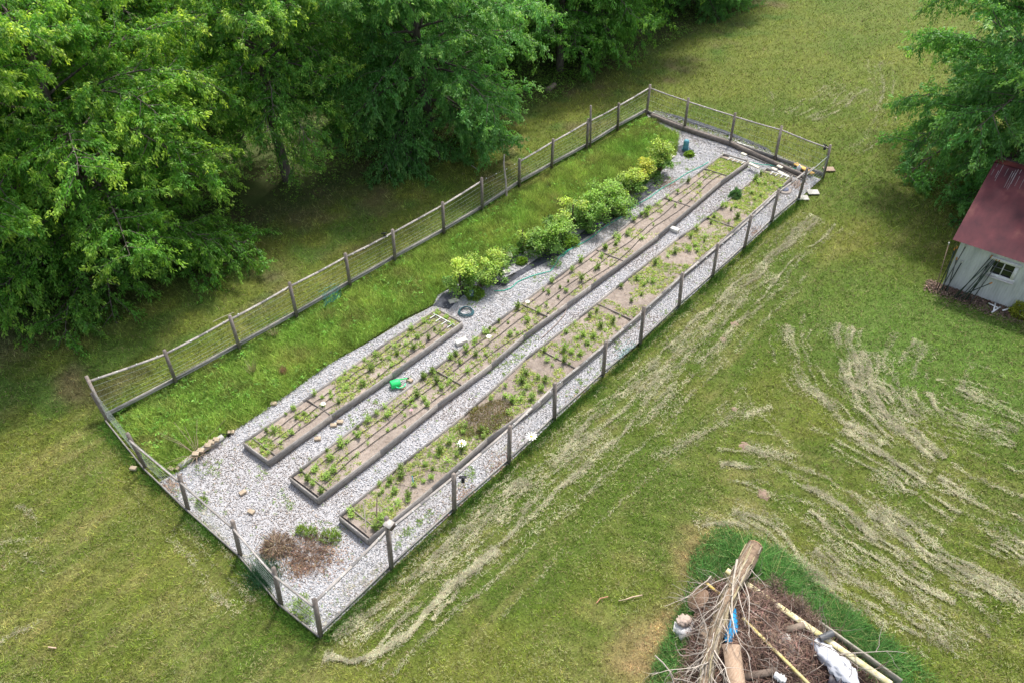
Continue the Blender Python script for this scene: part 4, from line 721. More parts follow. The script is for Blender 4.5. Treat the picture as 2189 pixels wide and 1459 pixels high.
# jug
p = G(1706, 366); t = thing('plastic_jug', 'white plastic jug standing by the yellow board near the gate', 'jug', p); b = MB(); b.lathe(p, [(.001, 0), (.09, .01), (.1, .05), (.1, .2), (.05, .27), (.03, .29), (.03, .33), (.001, .33)], 14, c=(.8, .8, .78)); b.build('bottle', M['plain'], t)
b = MB(); b.tube([p + arr(.04, .0, .28), p + arr(.12, 0, .26), p + arr(.12, 0, .16), p + arr(.09, 0, .14)], .014, 6, c=(.8, .8, .78)); b.build('handle', M['plain'], t)
for px, py, lab in ((1577, 317, 'small white rag on gravel before the back curb'),): p = G(px, py); b = MB(); b.lathe(p, [(.001, .1), (.06, .08), (.1, .03), (.12, 0)], 9, c=(.85, .85, .82)); tag(b.build('rag', M['plain'], loc=p), lab, 'rag')
for a, c_ , lab in (((1570, 300), (1620, 325), 'longer white pipe lying behind the back curb'), ((1575, 305), (1612, 316), 'shorter white pipe lying behind the back curb')):
    b = MB(); b.tube([G(*a, .06), G(*c_, .06)], .02, 6, c=(.7, .7, .66)); tag(b.build('loose_pipe', M['plain'], loc=G(*a)), lab, 'pipe')
# watering can
p = G(846, 826); t = thing('watering_can', 'bright green plastic watering can lying on its side on the gravel', 'watering can', p); ax_ = nrm(G(868, 817) - G(834, 828)); ax_[2] = 0; ax_ = nrm(ax_); gc = (.03, .62, .16)
b = MB(); b.lathe(p + arr(0, 0, .15) - ax_ * .16, [(.001, 0), (.135, 0), (.15, .03), (.145, .26), (.13, .32), (.10, .33), (.095, .31), (.001, .29)], 20, c=gc, axis=ax_); b.build('body', M['plain'], t, smooth=True)
sd_ = arr(-ax_[1], ax_[0], 0)
b = MB(); b.tube([p + arr(0, 0, .2) + sd_ * .10, p + arr(0, 0, .17) + sd_ * .12 + ax_ * .15, p + arr(0, 0, .12) + sd_ * .1 + ax_ * .46], [.035, .028, .018], 8, c=gc); b.build('spout', M['plain'], t)
b = MB(); th = np.linspace(0, math.pi, 9); b.tube([p + arr(0, 0, .15) - ax_ * (.0 - .14) - sd_ * (.13 + .13 * math.sin(a)) + ax_ * .17 * math.cos(a) for a in th], .018, 7, c=(.05, .7, .3)); b.build('handle', M['plain'], t)
b = MB(); q = p + arr(0, 0, .12) + sd_ * .1 + ax_ * .46; b.lathe(q, [(.018, 0), (.045, .05), (.001, .06)], 10, c=(.02, .02, .02), axis=ax_); b.build('rose', M['plain'], t)
# green hose
hp = zp(*Z7, [(1240, 380), (1150, 430), (950, 540), (800, 640), (640, 740), (500, 840), (340, 950), (200, 1050), (60, 1130), (0, 1180)]) + zp(*Z5, [(1250, 130), (1170, 200), (1090, 310), (960, 350), (810, 405), (760, 450), (700, 475), (620, 483)])
P = np.array(Gs(hp, .035)); P = lerp_line(P, np.linspace(0, 1, 120)); P[:, 0] += .03 * np.sin(np.arange(120) * .4); b = MB(); b.tube(P, .017, 6, c=(.03, .42, .30)); tag(b.build('garden_hose', M['plain'], loc=P[-1]), 'long teal green garden hose running beside the middle bed to the vines', 'hose')
P = np.array(Gs(zp(*Z6, [(1190, 775), (1300, 800), (1370, 802), (1480, 830), (1560, 830), (1640, 830), (1750, 848)]), .07)); b = MB(); b.tube(lerp_line(P, np.linspace(0, 1, 40)), .017, 6, c=(.04, .38, .27)); tag(b.build('garden_hose', M['plain'], loc=P[0]), 'teal green hose lying past the far ends of the two long beds', 'hose')
c0 = G(996, 668, .03); th = np.linspace(0, 4 * 2 * math.pi, 110); b = MB(); b.tube(np.stack([c0[0] + np.cos(th) * (.30 - th * .003), c0[1] + np.sin(th) * (.30 - th * .003), c0[2] + .012 * th / 3 + .01 * np.sin(th * 3.3)], 1), .016, 6, c=(.03, .10, .12)); tag(b.build('coiled_hose', M['plain'], loc=c0), 'dark blue green hose coiled at the far end of the short bed', 'hose')
P = np.array(Gs(zp(*Z8, [(1030, 190), (1000, 260), (930, 340), (850, 420), (760, 500)]), .05)); b = MB(); b.tube(lerp_line(P, np.linspace(0, 1, 20)), .016, 6, c=(.35, .28, .24)); tag(b.build('brown_hose', M['plain'], loc=P[0]), 'pale brown hose lying in the gravel aisle between the long beds', 'hose')
# feeders (teal and blue)
def feeder(px, py, h_, r_, c, lab):
    p = G(px, py); t = thing('water_feeder', lab, 'feeder', p)
    b = MB(); b.lathe(p, [(.001, .0), (r_ * 1.25, .0), (r_ * 1.3, .06), (r_ * 1.05, .07), (r_ * .9, .04)], 18, c=arr(*c) * .5); b.build('base_tray', M['plain'], t, smooth=True)
    b = MB(); b.lathe(p, [(r_ * .9, .07), (r_, .12), (r_, h_ * .45), (r_ * .85, h_ * .5), (r_ * .95, h_ * .55), (r_, h_ * .8), (r_ * .8, h_ * .94), (r_ * .35, h_), (.001, h_)], 18, c=c); b.build('tank', M['plain'], t, smooth=True)
feeder(1465, 321, .55, .14, (.10, .30, .36), 'teal barrel shaped feeder standing on black fabric near the far fence'); feeder(1008, 637, .42, .1, (.10, .16, .17), 'small dark feeder tucked behind the near grapevine')
# crumpled teal wire cage on left fence, second pale one on right
def cage(cx_, cy_, z0, wd, h_, c, lab, nn=10):
    o = G(cx_, cy_, z0); t = thing('plant_cage', lab, 'wire cage', o); d_ = nrm(arr(0, 1, .0)); b = MB()
    for i in range(nn): f = i / (nn - 1) - .5; b.tube([o + d_ * f * wd + arr(.1 * math.sin(i), 0, 0), o + d_ * f * wd + arr(.25 + .05 * math.sin(i * 2), 0, h_ * .5), o + d_ * (f * wd + .05) + arr(.12, 0, h_)], .007, 4, c=c, cap=False)
    for j in range(7): z = h_ * j / 6; b.tube([o + d_ * f * wd + arr(.22 * math.sin(math.pi * j / 6) + .04 * math.sin(f * 14 + j), 0, z) for f in np.linspace(-.5, .5, 6)], .007, 4, c=c, cap=False)
    b.build('wires', M['plain'], t)
cage(706, 648, .0, .75, .75, (.04, .30, .28), 'crumpled teal wire panel hung on the left fence', 14); cage(1330, 752, .0, .9, .35, (.30, .50, .48), 'pale teal wire panel lying behind the right fence', 9)
# purple scoop, round lid
p = G(1279, 480); b = MB(); b.box(p + arr(0, 0, .05), (.42, .13, .06), .65, (.18, .08, .38)); tag(b.build('garden_float', M['plain'], loc=p), 'purple plastic scoop on the gravel edge below the vines', 'scoop')
p = G(1677, 409); t = thing('pond_lid', 'round bluish lid with a pale rim on gravel inside the right fence', 'lid', p); b = MB(); b.lathe(p, [(.3, 0), (.3, .05), (.2, .06), (.001, .06)], 20, c=(.35, .30, .27)); b.build('rim', M['matte'], t); b = MB(); b.lathe(p + arr(-.03, .05, .062), [(.19, 0), (.17, .04), (.001, .05)], 18, c=(.16, .17, .24)); b.build('dome', M['matte'], t)
# metal daisies and stakes
def daisy(px, py, z, r_, lab, stake=True, c=(.85, .85, .78)):
    p = G(px, py, z); t = thing('metal_daisy', lab, 'garden ornament', (p[0], p[1], 0)); b = MB()
    for i in range(11):
        a = i * 2 * math.pi / 11; d_ = arr(math.cos(a), math.sin(a), .12); sv = arr(-math.sin(a), math.cos(a), 0); b.add([p + d_ * r_ * .22 - sv * r_ * .05, p + d_ * r_ * .7 - sv * r_ * .13, p + d_ * r_, p + d_ * r_ * .7 + sv * r_ * .13, p + d_ * r_ * .22 + sv * r_ * .05], [(0, 1, 2, 3, 4)], c)
    b.build('petals', M['plain'], t); b = MB(); b.lathe(p, [(.001, .03), (r_ * .18, .015), (r_ * .22, -.01)], 10, c=(.8, .6, .08)); b.build('centre', M['plain'], t)
    if stake: b = MB(); b.tube([arr(p[0], p[1], .1), p], .008, 4, c=(.1, .1, .1)); b.build('stake', M['plain'], t)
daisy(987, 947, .5, .17, 'open white metal daisy in the bed by the right fence'); daisy(1136, 932, .5, .2, 'large white metal daisy between the right bed and the fence'); daisy(1045, 719, .55, .11, 'small white metal daisy in the middle bed near its hose knot'); daisy(1128, 645, .6, .1, 'pale metal daisy on a thin stake in the middle bed farther along'); daisy(691, 862, .4, .1, 'small white and yellow daisy ornament in the short bed beside its divider')
daisy(879, 875, .35, .06, 'pink flower ornament in the middle bed', c=(.7, .3, .45))
for a, c_, z0, z1, col, lab in [((783, 1135), (777, 1072), .25, .9, (.55, .47, .38), 'pale cane standing near the front end of the bed by the right fence'), ((805, 1106), (806, 1062), .25, .7, (.2, .15, .12), 'dark thin stick standing in the bed by the right fence'), ((884, 1035), (881, 1016), .25, .5, (.15, .42, .55), 'short blue plastic stake in the bed by the right fence')]:
    p, q = G(*a, z0), G(*c_, z1); b = MB(); b.tube([p, q], .016, 6, c=col); tag(b.build('garden_stake', M['twig'], loc=p), lab, 'stake')
for i, (a, c_) in enumerate([((868, 1010), (960, 990)), ((880, 1022), (930, 1006)), ((845, 1030), (915, 1042))]):
    p, q = G(*a, .29), G(*c_, .3); b = MB(); b.tube([p, (p + q) / 2 + arr(0, 0, .04), q], [.012, .010, .006], 5, c=(.42, .34, .25)); tag(b.build('dry_stalk', M['twig'], loc=p), ['longest dry stalk lying across the bed by the right fence', 'dry stalk just below the longest one in the right bed', 'dry stalk nearest the front of the right bed'][i], 'stalk')
# brown dead heap on gravel
def heap(px, py, r_, h_, n, lab, c1=arr(.13, .085, .065), c2=arr(.34, .23, .15), name='dead_plant_heap'):
    p = G(px, py); b = MB(); a = rng.uniform(0, 6.28, n); rr = rng.random(n) ** .6 * (.6 + .8 * vn(np.cos(a) * 2, np.sin(a) * 2, .9, int(px) % 50)); P = np.stack([p[0] + np.cos(a) * rr * r_, p[1] + np.sin(a) * rr * r_, .02 + rng.random(n) * h_ * np.clip(1 - rr ** 2, .05, 1)], 1); D = nrm(np.stack([np.cos(a), np.sin(a), rng.normal(.2, .5, n)], 1) + rng.normal(0, .6, (n, 3))); pk = rng.random((n, 1)) ** 1.5
    b.leaves(P, D, rng.normal(0, 1, (n, 3)), rng.uniform(.08, .25, n), rng.uniform(.008, .014, n), jit(c1 * (1 - pk) + c2 * pk, .2)); return tag(b.build(name, M['straw'], loc=p), lab, 'dead plants')
heap(590, 1172, .42, .22, 1800, 'brown heap of dead stalks on gravel, left and tighter one', c2=arr(.42, .32, .2)); heap(662, 1185, .6, .10, 1500, 'flat spread of dead brown stalks right of the tighter heap')
# bits on lawn
for px, py, rx, lab in [(1571, 692, .22, 'bare brown mole patch highest on the right lawn'), (1546, 725, .18, 'small bare patch below the highest mole patch'), (1592, 952, .22, 'sandy bare patch on the lawn above the clipping row'), (1630, 1056, .25, 'sandy bare patch below the clipping row'), (1570, 872, .14, 'tiny bare patch near middle of the right lawn')]:
    p = G(px, py); b = MB(); z0 = float(gz(arr(p[0]), arr(p[1]))[0]); n_ = 14; a = np.arange(n_) * 2 * math.pi / n_; rr = rx * rng.uniform(.55, 1.1, n_); ring = np.stack([p[0] + np.cos(a) * rr, p[1] + np.sin(a) * rr, np.full(n_, z0 - .01)], 1)
    b.add(np.r_[ring, [[p[0], p[1], z0 + .09]]], [(i, (i + 1) % n_, n_) for i in range(n_)], (.9, .75, .65)); tag(b.build('mole_hill', M['soil'], smooth=True), lab, 'mole hill')
for P_, r_, col, lab in [([(1338, 1280), (1352, 1275), (1373, 1271)], .02, (.5, .38, .26), 'pale straight stick on the lawn left of the brush heap'), ([(1275, 1288), (1283, 1278), (1300, 1274)], .015, (.5, .25, .16), 'reddish bent stick on the lawn left of the pale one'), ([(1322, 1283), (1338, 1280)], .012, (.45, .36, .24), 'short pale stick touching the straight one'), ([(1008, 354), (1024, 365)], .02, (.4, .36, .3), 'pale twig on shaded lawn behind the left fence'), ([(103, 1382), (120, 1384)], .02, (.6, .42, .3), 'small pinkish chip on the near left lawn'), ([(455, 688), (480, 676), (500, 668)], .012, (.42, .38, .3), 'grey twig on shaded lawn below the largest maple'), ([(965, 425), (1000, 405)], .01, (.3, .27, .2), 'thin twig on shaded lawn behind the middle of the left fence')]:
    P = Gs(P_, .05); b = MB(); b.tube(P, r_, 5, c=col); tag(b.build('stick', M['twig'], loc=P[0]), lab, 'stick')

# ---------------------------------------------------------------- shed
WH, RH, DP, OV = 2.2, 3.6, 3.7, .28
t = thing('shed', 'white sided garden shed with a rusty red metal roof', 'shed', SH0)
def S(u, v, z): return SH0 + sex * u + sey * v + arr(0, 0, z)
LN = 7.0
def corr_mat(name, c1, c2, streak):
    mt = bpy.data.materials.new(name); mt.use_nodes = True; nt = mt.node_tree; b = nt.nodes['Principled BSDF']; b.inputs['Roughness'].default_value = .75; b.inputs['Specular IOR Level'].default_value = .2
    tc = nt.nodes.new('ShaderNodeTexCoord'); mp = nt.nodes.new('ShaderNodeMapping'); mp.inputs['Scale'].default_value = streak; nt.links.new(tc.outputs['Object'], mp.inputs[0])
    nz = nt.nodes.new('ShaderNodeTexNoise'); nz.inputs['Scale'].default_value = 1.6; nz.inputs['Detail'].default_value = 8; nz.inputs['Roughness'].default_value = .6; nt.links.new(mp.outputs[0], nz.inputs[0])
    col = ramp(nt, nz.outputs['Fac'], [(.32, c1), (.55, c2[0]), (.72, c2[1])]); a = nt.nodes.new('ShaderNodeAttribute'); a.attribute_name = 'col'
    mx = nt.nodes.new('ShaderNodeMix'); mx.data_type = 'RGBA'; mx.blend_type = 'MULTIPLY'; mx.inputs['Factor'].default_value = 1; nt.links.new(col, mx.inputs['A']); nt.links.new(a.outputs['Color'], mx.inputs['B']); nt.links.new(mx.outputs['Result'], b.inputs['Base Color']); return mt
wallm = corr_mat('corrugated_wall', (.36, .38, .37), ((.52, .54, .53), (.60, .62, .60)), (1.5, 1.5, .4)); roofm = corr_mat('red_metal_roof', (.045, .014, .020), ((.088, .024, .030), (.15, .058, .052)), (.8, .5, .5))
def corrug(u0, u1, f0, f1, amp, pitch, b, c=(1, 1, 1), nv=1, colf=None):
    n_ = int((u1 - u0) / pitch * 4) + 1; us = np.linspace(u0, u1, n_); nn = nrm(np.cross(f0(u1) - f0(u0), f1(u0) - f0(u0))); V = []
    for j in range(nv + 1):
        for i, u in enumerate(us): p = f0(u) * (1 - j / nv) + f1(u) * (j / nv); V.append(p + nn * amp * [0, 1, 1, 0][i % 4])
    V = np.array(V); F = [(j * n_ + i, j * n_ + i + 1, (j + 1) * n_ + i + 1, (j + 1) * n_ + i) for j in range(nv) for i in range(n_ - 1)]
    b.add(V, F, c if colf is None else colf(V))
b = MB(); W0, W1, ZW0, ZW1 = 1.22, 2.02, 1.14, 1.80
corrug(0, W0, lambda u: S(u, 0, 0), lambda u: S(u, 0, WH), .018, .09, b); corrug(W1, LN, lambda u: S(u, 0, 0), lambda u: S(u, 0, WH), .018, .09, b)
corrug(W0, W1, lambda u: S(u, 0, 0), lambda u: S(u, 0, ZW0), .018, .09, b); corrug(W0, W1, lambda u: S(u, 0, ZW1), lambda u: S(u, 0, WH), .018, .09, b)
corrug(0, DP, lambda v: S(0, v, 0), lambda v: S(0, v, WH + (RH - WH) * (v / DP) - .03), .018, .09, b); b.add([S(LN, 0, 0), S(LN, 2 * DP, 0), S(LN, 2 * DP, WH), S(LN, DP, RH - .03), S(LN, 0, WH)], [(0, 1, 2, 3, 4)])
b.add([S(0, DP, 0), S(0, 2 * DP, 0), S(0, 2 * DP, WH), S(0, DP, RH - .03)], [(0, 1, 2, 3)]); b.add([S(0, 2 * DP, 0), S(LN, 2 * DP, 0), S(LN, 2 * DP, WH), S(0, 2 * DP, WH)], [(0, 1, 2, 3)]); b.build('wall', wallm, t)
slope = (RH - WH) / DP
def rust(V): q = fbm(V[:, 0] * 3, V[:, 1], 1.2, 700, 3); return np.clip(.8 + .45 * q, 0, 1.3)[:, None] * np.ones(3)
b = MB(); corrug(-OV, LN + .3, lambda u: S(u, -OV, WH - slope * OV + .04), lambda u: S(u, DP, RH + .04), .003, .16, b, nv=14, colf=rust); rf = b.build('roof', roofm, t)
b = MB(); corrug(-OV, LN + .3, lambda u: S(u, 2 * DP + OV, WH - slope * OV + .04), lambda u: S(u, DP, RH + .04), -.012, .16, b, nv=10, colf=lambda V: np.tile(arr(1.3, 2.2, 2.4), (len(V), 1)) * .9); b.build('roof', roofm, t)
b = MB(); b.beam(S(-OV - .02, DP - .09, RH + .045), S(LN + .3, DP - .09, RH + .045), .2, .02, up=nrm(arr(0, -slope, 1)), c=(1.5, 1.3, 1)); b.beam(S(-OV - .02, DP + .09, RH + .045), S(LN + .3, DP + .09, RH + .045), .2, .02, up=nrm(arr(0, slope, 1)), c=(1.5, 1.5, 1)); b.build('ridge_cap', roofm, rf)
b = MB(); sc2 = 4
sr_ = np.random.default_rng(5)
for u0_, v0_, l_ in [(sr_.uniform(-.2, 3) , sr_.uniform(3.2, 3.62), sr_.uniform(.2, 1.0)) for _ in range(46)]:
    v1_ = v0_ - l_; zz = lambda v: RH + .04 - slope * (DP - v) + .016; b.add([S(u0_, v0_, zz(v0_)), S(u0_ + .02, v0_, zz(v0_)), S(u0_ + .015, v1_, zz(v1_)), S(u0_ + .005, v1_, zz(v1_))], [(0, 1, 2, 3)], arr(.30, .27, .28) * sr_.uniform(.5, 1.1))
b.build('bare_metal_streaks', M['matte'], rf)
wn = MB(); fw = .12
for a, c_ in (((W0, ZW0), (W1, ZW0)), ((W0, ZW1), (W1, ZW1))): wn.beam(S(a[0] - fw, -.03, a[1]), S(c_[0] + fw, -.03, c_[1]), .06, fw, c=(.72, .72, .72))
for u in (W0, W1): wn.beam(S(u, -.033, ZW0 + fw / 2), S(u, -.033, ZW1 - fw / 2), .065, fw, up=sex, c=(.72, .72, .72))
wf = wn.build('window', M['matte'], t)
b = MB(); b.beam(S((W0 + W1) / 2, -.01, ZW0 + .04), S((W0 + W1) / 2, -.01, ZW1 - .04), .04, .04, up=sex, c=(.6, .6, .6)); b.beam(S(W0 + .04, -.008, (ZW0 + ZW1) / 2), S(W1 - .04, -.008, (ZW0 + ZW1) / 2), .025, .015, c=(.25, .25, .25)); b.build('glazing_bar', M['matte'], wf)
b = MB(); b.add([S(W0, .02, ZW0), S(W1, .02, ZW0), S(W1, .02, ZW1), S(W0, .02, ZW1)], [(0, 1, 2, 3)]); b.build('pane', mat('dark_glass', (.012, .015, .014), rough=.12, attr=False, spec=.6), wf)
b = MB(); b.beam(S(W0 - .12, -.08, ZW0 - .07), S(W1 + .12, -.08, ZW0 - .07), .12, .045, c=(.6, .58, .56)); b.build('sill', M['matte'], wf)
# t-posts leaning on wall
tp = [(-.12, 1.75, -.35, .45), (-.05, 1.7, -.05, .5), (.05, 1.9, .2, .55), (.12, 1.6, -.1, .5), (.2, 1.2, .3, .42), (.28, 1.25, .1, .45), (.55, 1.75, 1.2, .6), (.62, 1.8, 1.1, .6), (.75, 1.75, 1.25, .62), (.85, 1.75, 1.3, .62), (.95, 1.7, 1.28, .6), (1.15, 1.75, 1.4, .55), (1.0, 1.45, 1.12, .55), (.6, .9, 1.45, .6)]
for i, (u0_, h_, u1_, off) in enumerate(tp):
    p, q = S(u0_, -off, 0), S(u1_, -.06, h_) if i != 13 else S(u1_, -.3, h_); tt_ = thing('fence_stake', 'green and orange tipped steel stake leaning on the shed wall', 'stake', p, 'steel stakes leaning on the shed'); mb = MB(); col = [(.05, .08, .055), (.03, .045, .035), (.10, .11, .10)][i % 3] if i not in (0,) else (.3, .22, .15)
    mb.beam(p, q, .035, .012, c=col); mb.beam(p, q, .012, .034, c=arr(*col) * .9); mb.build('shaft', M['plain'], tt_)
    mb = MB(); d_ = nrm(q - p); mb.beam(q, q + d_ * .1, .037, .037, c=(.5, .22, .04) if i % 2 else (.5, .5, .45)); mb.build('tip', M['plain'], tt_)
for a, c_, lab in [((2113, 648), (2133, 658), 'short white stick on the ground at the shed wall'), ((2120, 668), (2139, 656), 'white stick forming a v with the short one'), ((2143, 664), (2163, 658), 'white stick pointing at the yellow bush'), ((2176, 670), (2195, 682), 'white stick at the right edge below the yellow bush'), ((2128, 648), (2124, 664), 'white stick crossing between the two v sticks')]:
    p, q = G(*a, .06), G(*c_, .08); b = MB(); b.beam(p, q, .05, .03, c=(.8, .8, .8)); tag(b.build('white_stick', M['plain'], loc=p), lab, 'stick')
ball_bush(2185, 672, .45, .5, arr(.19, .22, .035), 'yellow green bush at the right edge before the shed wall', 0, 2600, .08, .04); ball_bush(2108, 632, .12, .28, arr(.12, .25, .08), 'single small green sapling at the foot of the shed wall', 0, 60, .1, .05)
xs = rng.uniform(-.5, 3.2, 5200); ys = -np.abs(rng.normal(0, .33, 5200)) - .03; q = SH0[None] + sex[None] * xs[:, None] + sey[None] * ys[:, None]; q[:, 2] = rng.uniform(0, .05, len(q)); az = rng.uniform(0, 6.28, len(q)); n = len(q)
b = MB(); b.leaves(q, np.stack([np.cos(az), np.sin(az), rng.normal(0, .3, n)], 1), np.tile(arr(0, 0, 1.), (n, 1)) + rng.normal(0, .4, (n, 3)), rng.uniform(.05, .14, n), rng.uniform(.015, .05, n), jit(np.tile(arr(.20, .14, .11), (n, 1)), .35)); tag(b.build('leaf_litter', M['straw']), 'brown leaf litter along the foot of the shed wall', 'leaf litter', kind='stuff')

# ---------------------------------------------------------------- brush heap with log
def heapz(x, y):
    c = G(1620, 1385); return .7 * np.clip(1 - np.hypot((x - c[0]) / 2.1, (y - c[1]) / 2.0) ** 2, 0, 1) * (.5 + fbm(x, y, .7, 810, 2))
xs, ys = scatter_poly(brush_poly, 52000); n = len(xs); hz_ = heapz(xs, ys); P = np.stack([xs, ys, rng.random(n) ** .6 * (hz_ + .08) + .01], 1); a = rng.uniform(0, 6.28, n); D = nrm(np.stack([np.cos(a), np.sin(a), rng.normal(.05, .4, n)], 1)); ln = rng.uniform(.08, .38, n)
pk = fbm(xs, ys, .5, 800, 2)[:, None] + rng.normal(0, .15, (n, 1)); cc = arr(.10, .06, .045) * (1 - pk) + arr(.40, .27, .21) * pk
bend = rng.normal(0, .25, (n, 3)) * ln[:, None] * .5; sv = nrm(np.cross(D, rng.normal(0, 1, (n, 3)))) * .0055; mid = P + D * ln[:, None] / 2 + bend; end = P + D * ln[:, None]
v = np.stack([P - sv, P + sv, mid + sv, mid - sv, end + sv * .5, end - sv * .5], 1).reshape(-1, 3); i0 = np.arange(n) * 6; b = MB(); b.add(v, np.r_[np.stack([i0, i0 + 1, i0 + 2, i0 + 3], 1), np.stack([i0 + 3, i0 + 2, i0 + 4, i0 + 5], 1)], np.repeat(jit(cc, .25), 6, 0))
for i in range(520):
    q0 = P[rng.integers(0, n)] + arr(0, 0, rng.uniform(.02, .14)); a = rng.uniform(0, 6.28); d2 = arr(math.cos(a), math.sin(a), rng.uniform(-.1, .45)); L_ = rng.uniform(.3, 1.0); pp = [q0]
    for j in range(4): d2 = nrm(d2 + rng.normal(0, .28, 3)); q_ = pp[-1] + d2 * L_ / 4; q_[2] = max(q_[2], .04); pp.append(q_)
    b.tube(pp, np.linspace(rng.uniform(.006, .014), .002, 5), 4, c=[arr(.30, .25, .21), arr(.20, .12, .09), arr(.13, .09, .07)][i % 3] * rng.uniform(.7, 1.4), cap=False)
tag(b.build('brush_heap', M['twig']), 'tangled heap of dry reddish brown brush twigs', 'brush heap', kind='stuff')
b = MB(); Pb = np.array(brush_poly); cen = Pb.mean(0); rings = [Pb, cen + (Pb - cen) * .75, cen + (Pb - cen) * .5, cen + (Pb - cen) * .25]; V = []
for r_ in rings: r_ = r_.copy(); r_[:, 2] = heapz(r_[:, 0], r_[:, 1]) * .8 + .0; r_[:, 2] *= .5; V.append(r_)
nb = len(Pb); V = np.concatenate(V + [[arr(cen[0], cen[1], heapz(cen[0], cen[1]) * .4)]]); b.add(V, [(k_ * nb + i, k_ * nb + (i + 1) % nb, (k_ + 1) * nb + (i + 1) % nb, (k_ + 1) * nb + i) for k_ in range(3) for i in range(nb)]).add(V, [(3 * nb + i, 3 * nb + (i + 1) % nb, 4 * nb) for i in range(nb)])
tag(b.build('earth_mound', mat('heap_soil', (.05, .035, .028), (.14, .10, .08), 7, 1, 1, attr=False), smooth=True), 'dark earth and rotted debris beneath the brush heap', 'earth', kind='structure')
# log
P = np.array([G(1614, 1166, .75), G(1596, 1200, .78), G(1570, 1248, .78), G(1545, 1310, .75), G(1525, 1370, .7), G(1512, 1430, .62), G(1500, 1500, .5)]); rad = np.array([.24, .235, .21, .2, .185, .17, .15])
t = thing('fallen_tree', 'large fallen tree trunk with bare grey branches across the brush heap', 'fallen tree', (P[3][0], P[3][1], 0))
rad = rad * .88
Pd = lerp_line(P, np.linspace(0, 1, 30)); rd = np.interp(np.linspace(0, 1, 30), np.linspace(0, 1, 7), rad) * (1 + .06 * rng.normal(0, 1, 30)); b = MB(); b.tube(Pd, rd, 14, c=(1.9, 1.6, 1.3)); b.build('log', M['bark'], t, smooth=True)
b = MB(); d_ = nrm(P[0] - P[1]); b.lathe(P[0] + d_ * .001, [(.215, -.02), (.205, .01), (.001, .02)], 16, c=(.9, .75, .7), axis=d_); b.build('cut_end', M['cutwood'], t)
b = MB()
for i in range(110):
    f0 = rng.uniform(0, .9); f1 = min(1, f0 + rng.uniform(.04, .22)); tt_ = np.linspace(f0, f1, 6); a0 = rng.uniform(-.4, 3.6); q = lerp_line(Pd, tt_); rr_ = np.interp(tt_, np.linspace(0, 1, 7), rad) * 1.03 + rng.uniform(-.004, .02); ax_ = nrm(q[-1] - q[0]); sA = nrm(np.cross(ax_, (0, 0, 1))); sB = np.cross(sA, ax_); aa = a0 + np.cumsum(rng.normal(0, .06, 6))
    b.tube(q + (sA * np.cos(aa)[:, None] + sB * np.sin(aa)[:, None]) * rr_[:, None], np.array([.3, 1, .9, 1, .8, .2]) * rng.uniform(.008, .024), 5, c=arr(.34, .29, .24) * rng.uniform(.35, 1.35) * [1, 1, rng.uniform(.7, 1)], cap=False)
b.build('bark_strips', M['twig'], t)
def bough(p0, dirn, L_, r0, c, seg=9, wob=.16, sub=3, t_=None, lift=0):
    mb = MB(); cur = nrm(dirn); pts = [p0]
    for i in range(seg): cur = nrm(cur + rng.normal(0, wob, 3) + arr(0, 0, lift)); nx = pts[-1] + cur * L_ / seg; nx[2] = max(nx[2], .05); pts.append(nx)
    pts = np.array(pts); mb.tube(pts, np.linspace(r0, r0 * .25, seg + 1), 5, c=c)
    for s_ in range(sub * 2):
        q = pts[rng.integers(2, seg)]; d2 = nrm(cur + rng.normal(0, .7, 3)); l2 = L_ * rng.uniform(.2, .45); pp = [q]
        for i in range(5): d2 = nrm(d2 + rng.normal(0, .22, 3)); nx = pp[-1] + d2 * l2 / 5; nx[2] = max(nx[2], .04); pp.append(nx)
        mb.tube(pp, np.linspace(r0 * .45, r0 * .12, 6), 4, c=c, cap=False)
    return mb
gy_ = (.46, .40, .34); bdir = nrm(P[5] - P[1])
for i in range(34):
    f = rng.uniform(.12, .95); p0 = lerp_line(Pd, f)[0] + arr(0, 0, .1); side = nrm(np.cross(bdir, (0, 0, 1))) * rng.choice([-1, 1]); dr = nrm(bdir * rng.uniform(.5, 1.3) + side * rng.uniform(.1, .8) + arr(0, 0, rng.uniform(-.1, .35)))
    bough(p0, dr, rng.uniform(.8, 2.2), rng.uniform(.012, .026), arr(*gy_) * rng.uniform(.75, 1.25), sub=3, lift=-.03).build('branch', M['twig'], t)
bough(G(1576, 1195, .98), G(1560, 1300, .98) - G(1576, 1195, .98), 2.3, .035, (.5, .44, .36), sub=2, wob=.06).build('branch', M['twig'], t)
for px, py, L_, a, lab in [(1400, 1400, 2.2, -.1, 'long bare grey branch reaching over the grass at the lower left of the heap'), (1545, 1420, 1.8, 2.6, 'bare grey branch crossing the lower heap'), (1700, 1350, 1.8, .3, 'thin bare branch sticking out over the cream board'), (1740, 1400, 2.2, .9, 'long dark branch rising beside the white foam'), (1520, 1230, 1.6, -1.7, 'upright thin grey branch left of the trunk'), (1600, 1400, 2.4, .9, 'dark mossy branch lying across the middle of the heap'), (1440, 1450, 1.7, .7, 'forked pale branch at the bottom edge of the photo')]:
    p = G(px, py, .5); mb = bough(p, arr(math.cos(a), math.sin(a), .02), L_, .02, arr(*gy_) * rng.uniform(.6, 1.1), sub=4, wob=.12, lift=-.01); tag(mb.build('bare_branch', M['twig'], loc=p), lab, 'branch')
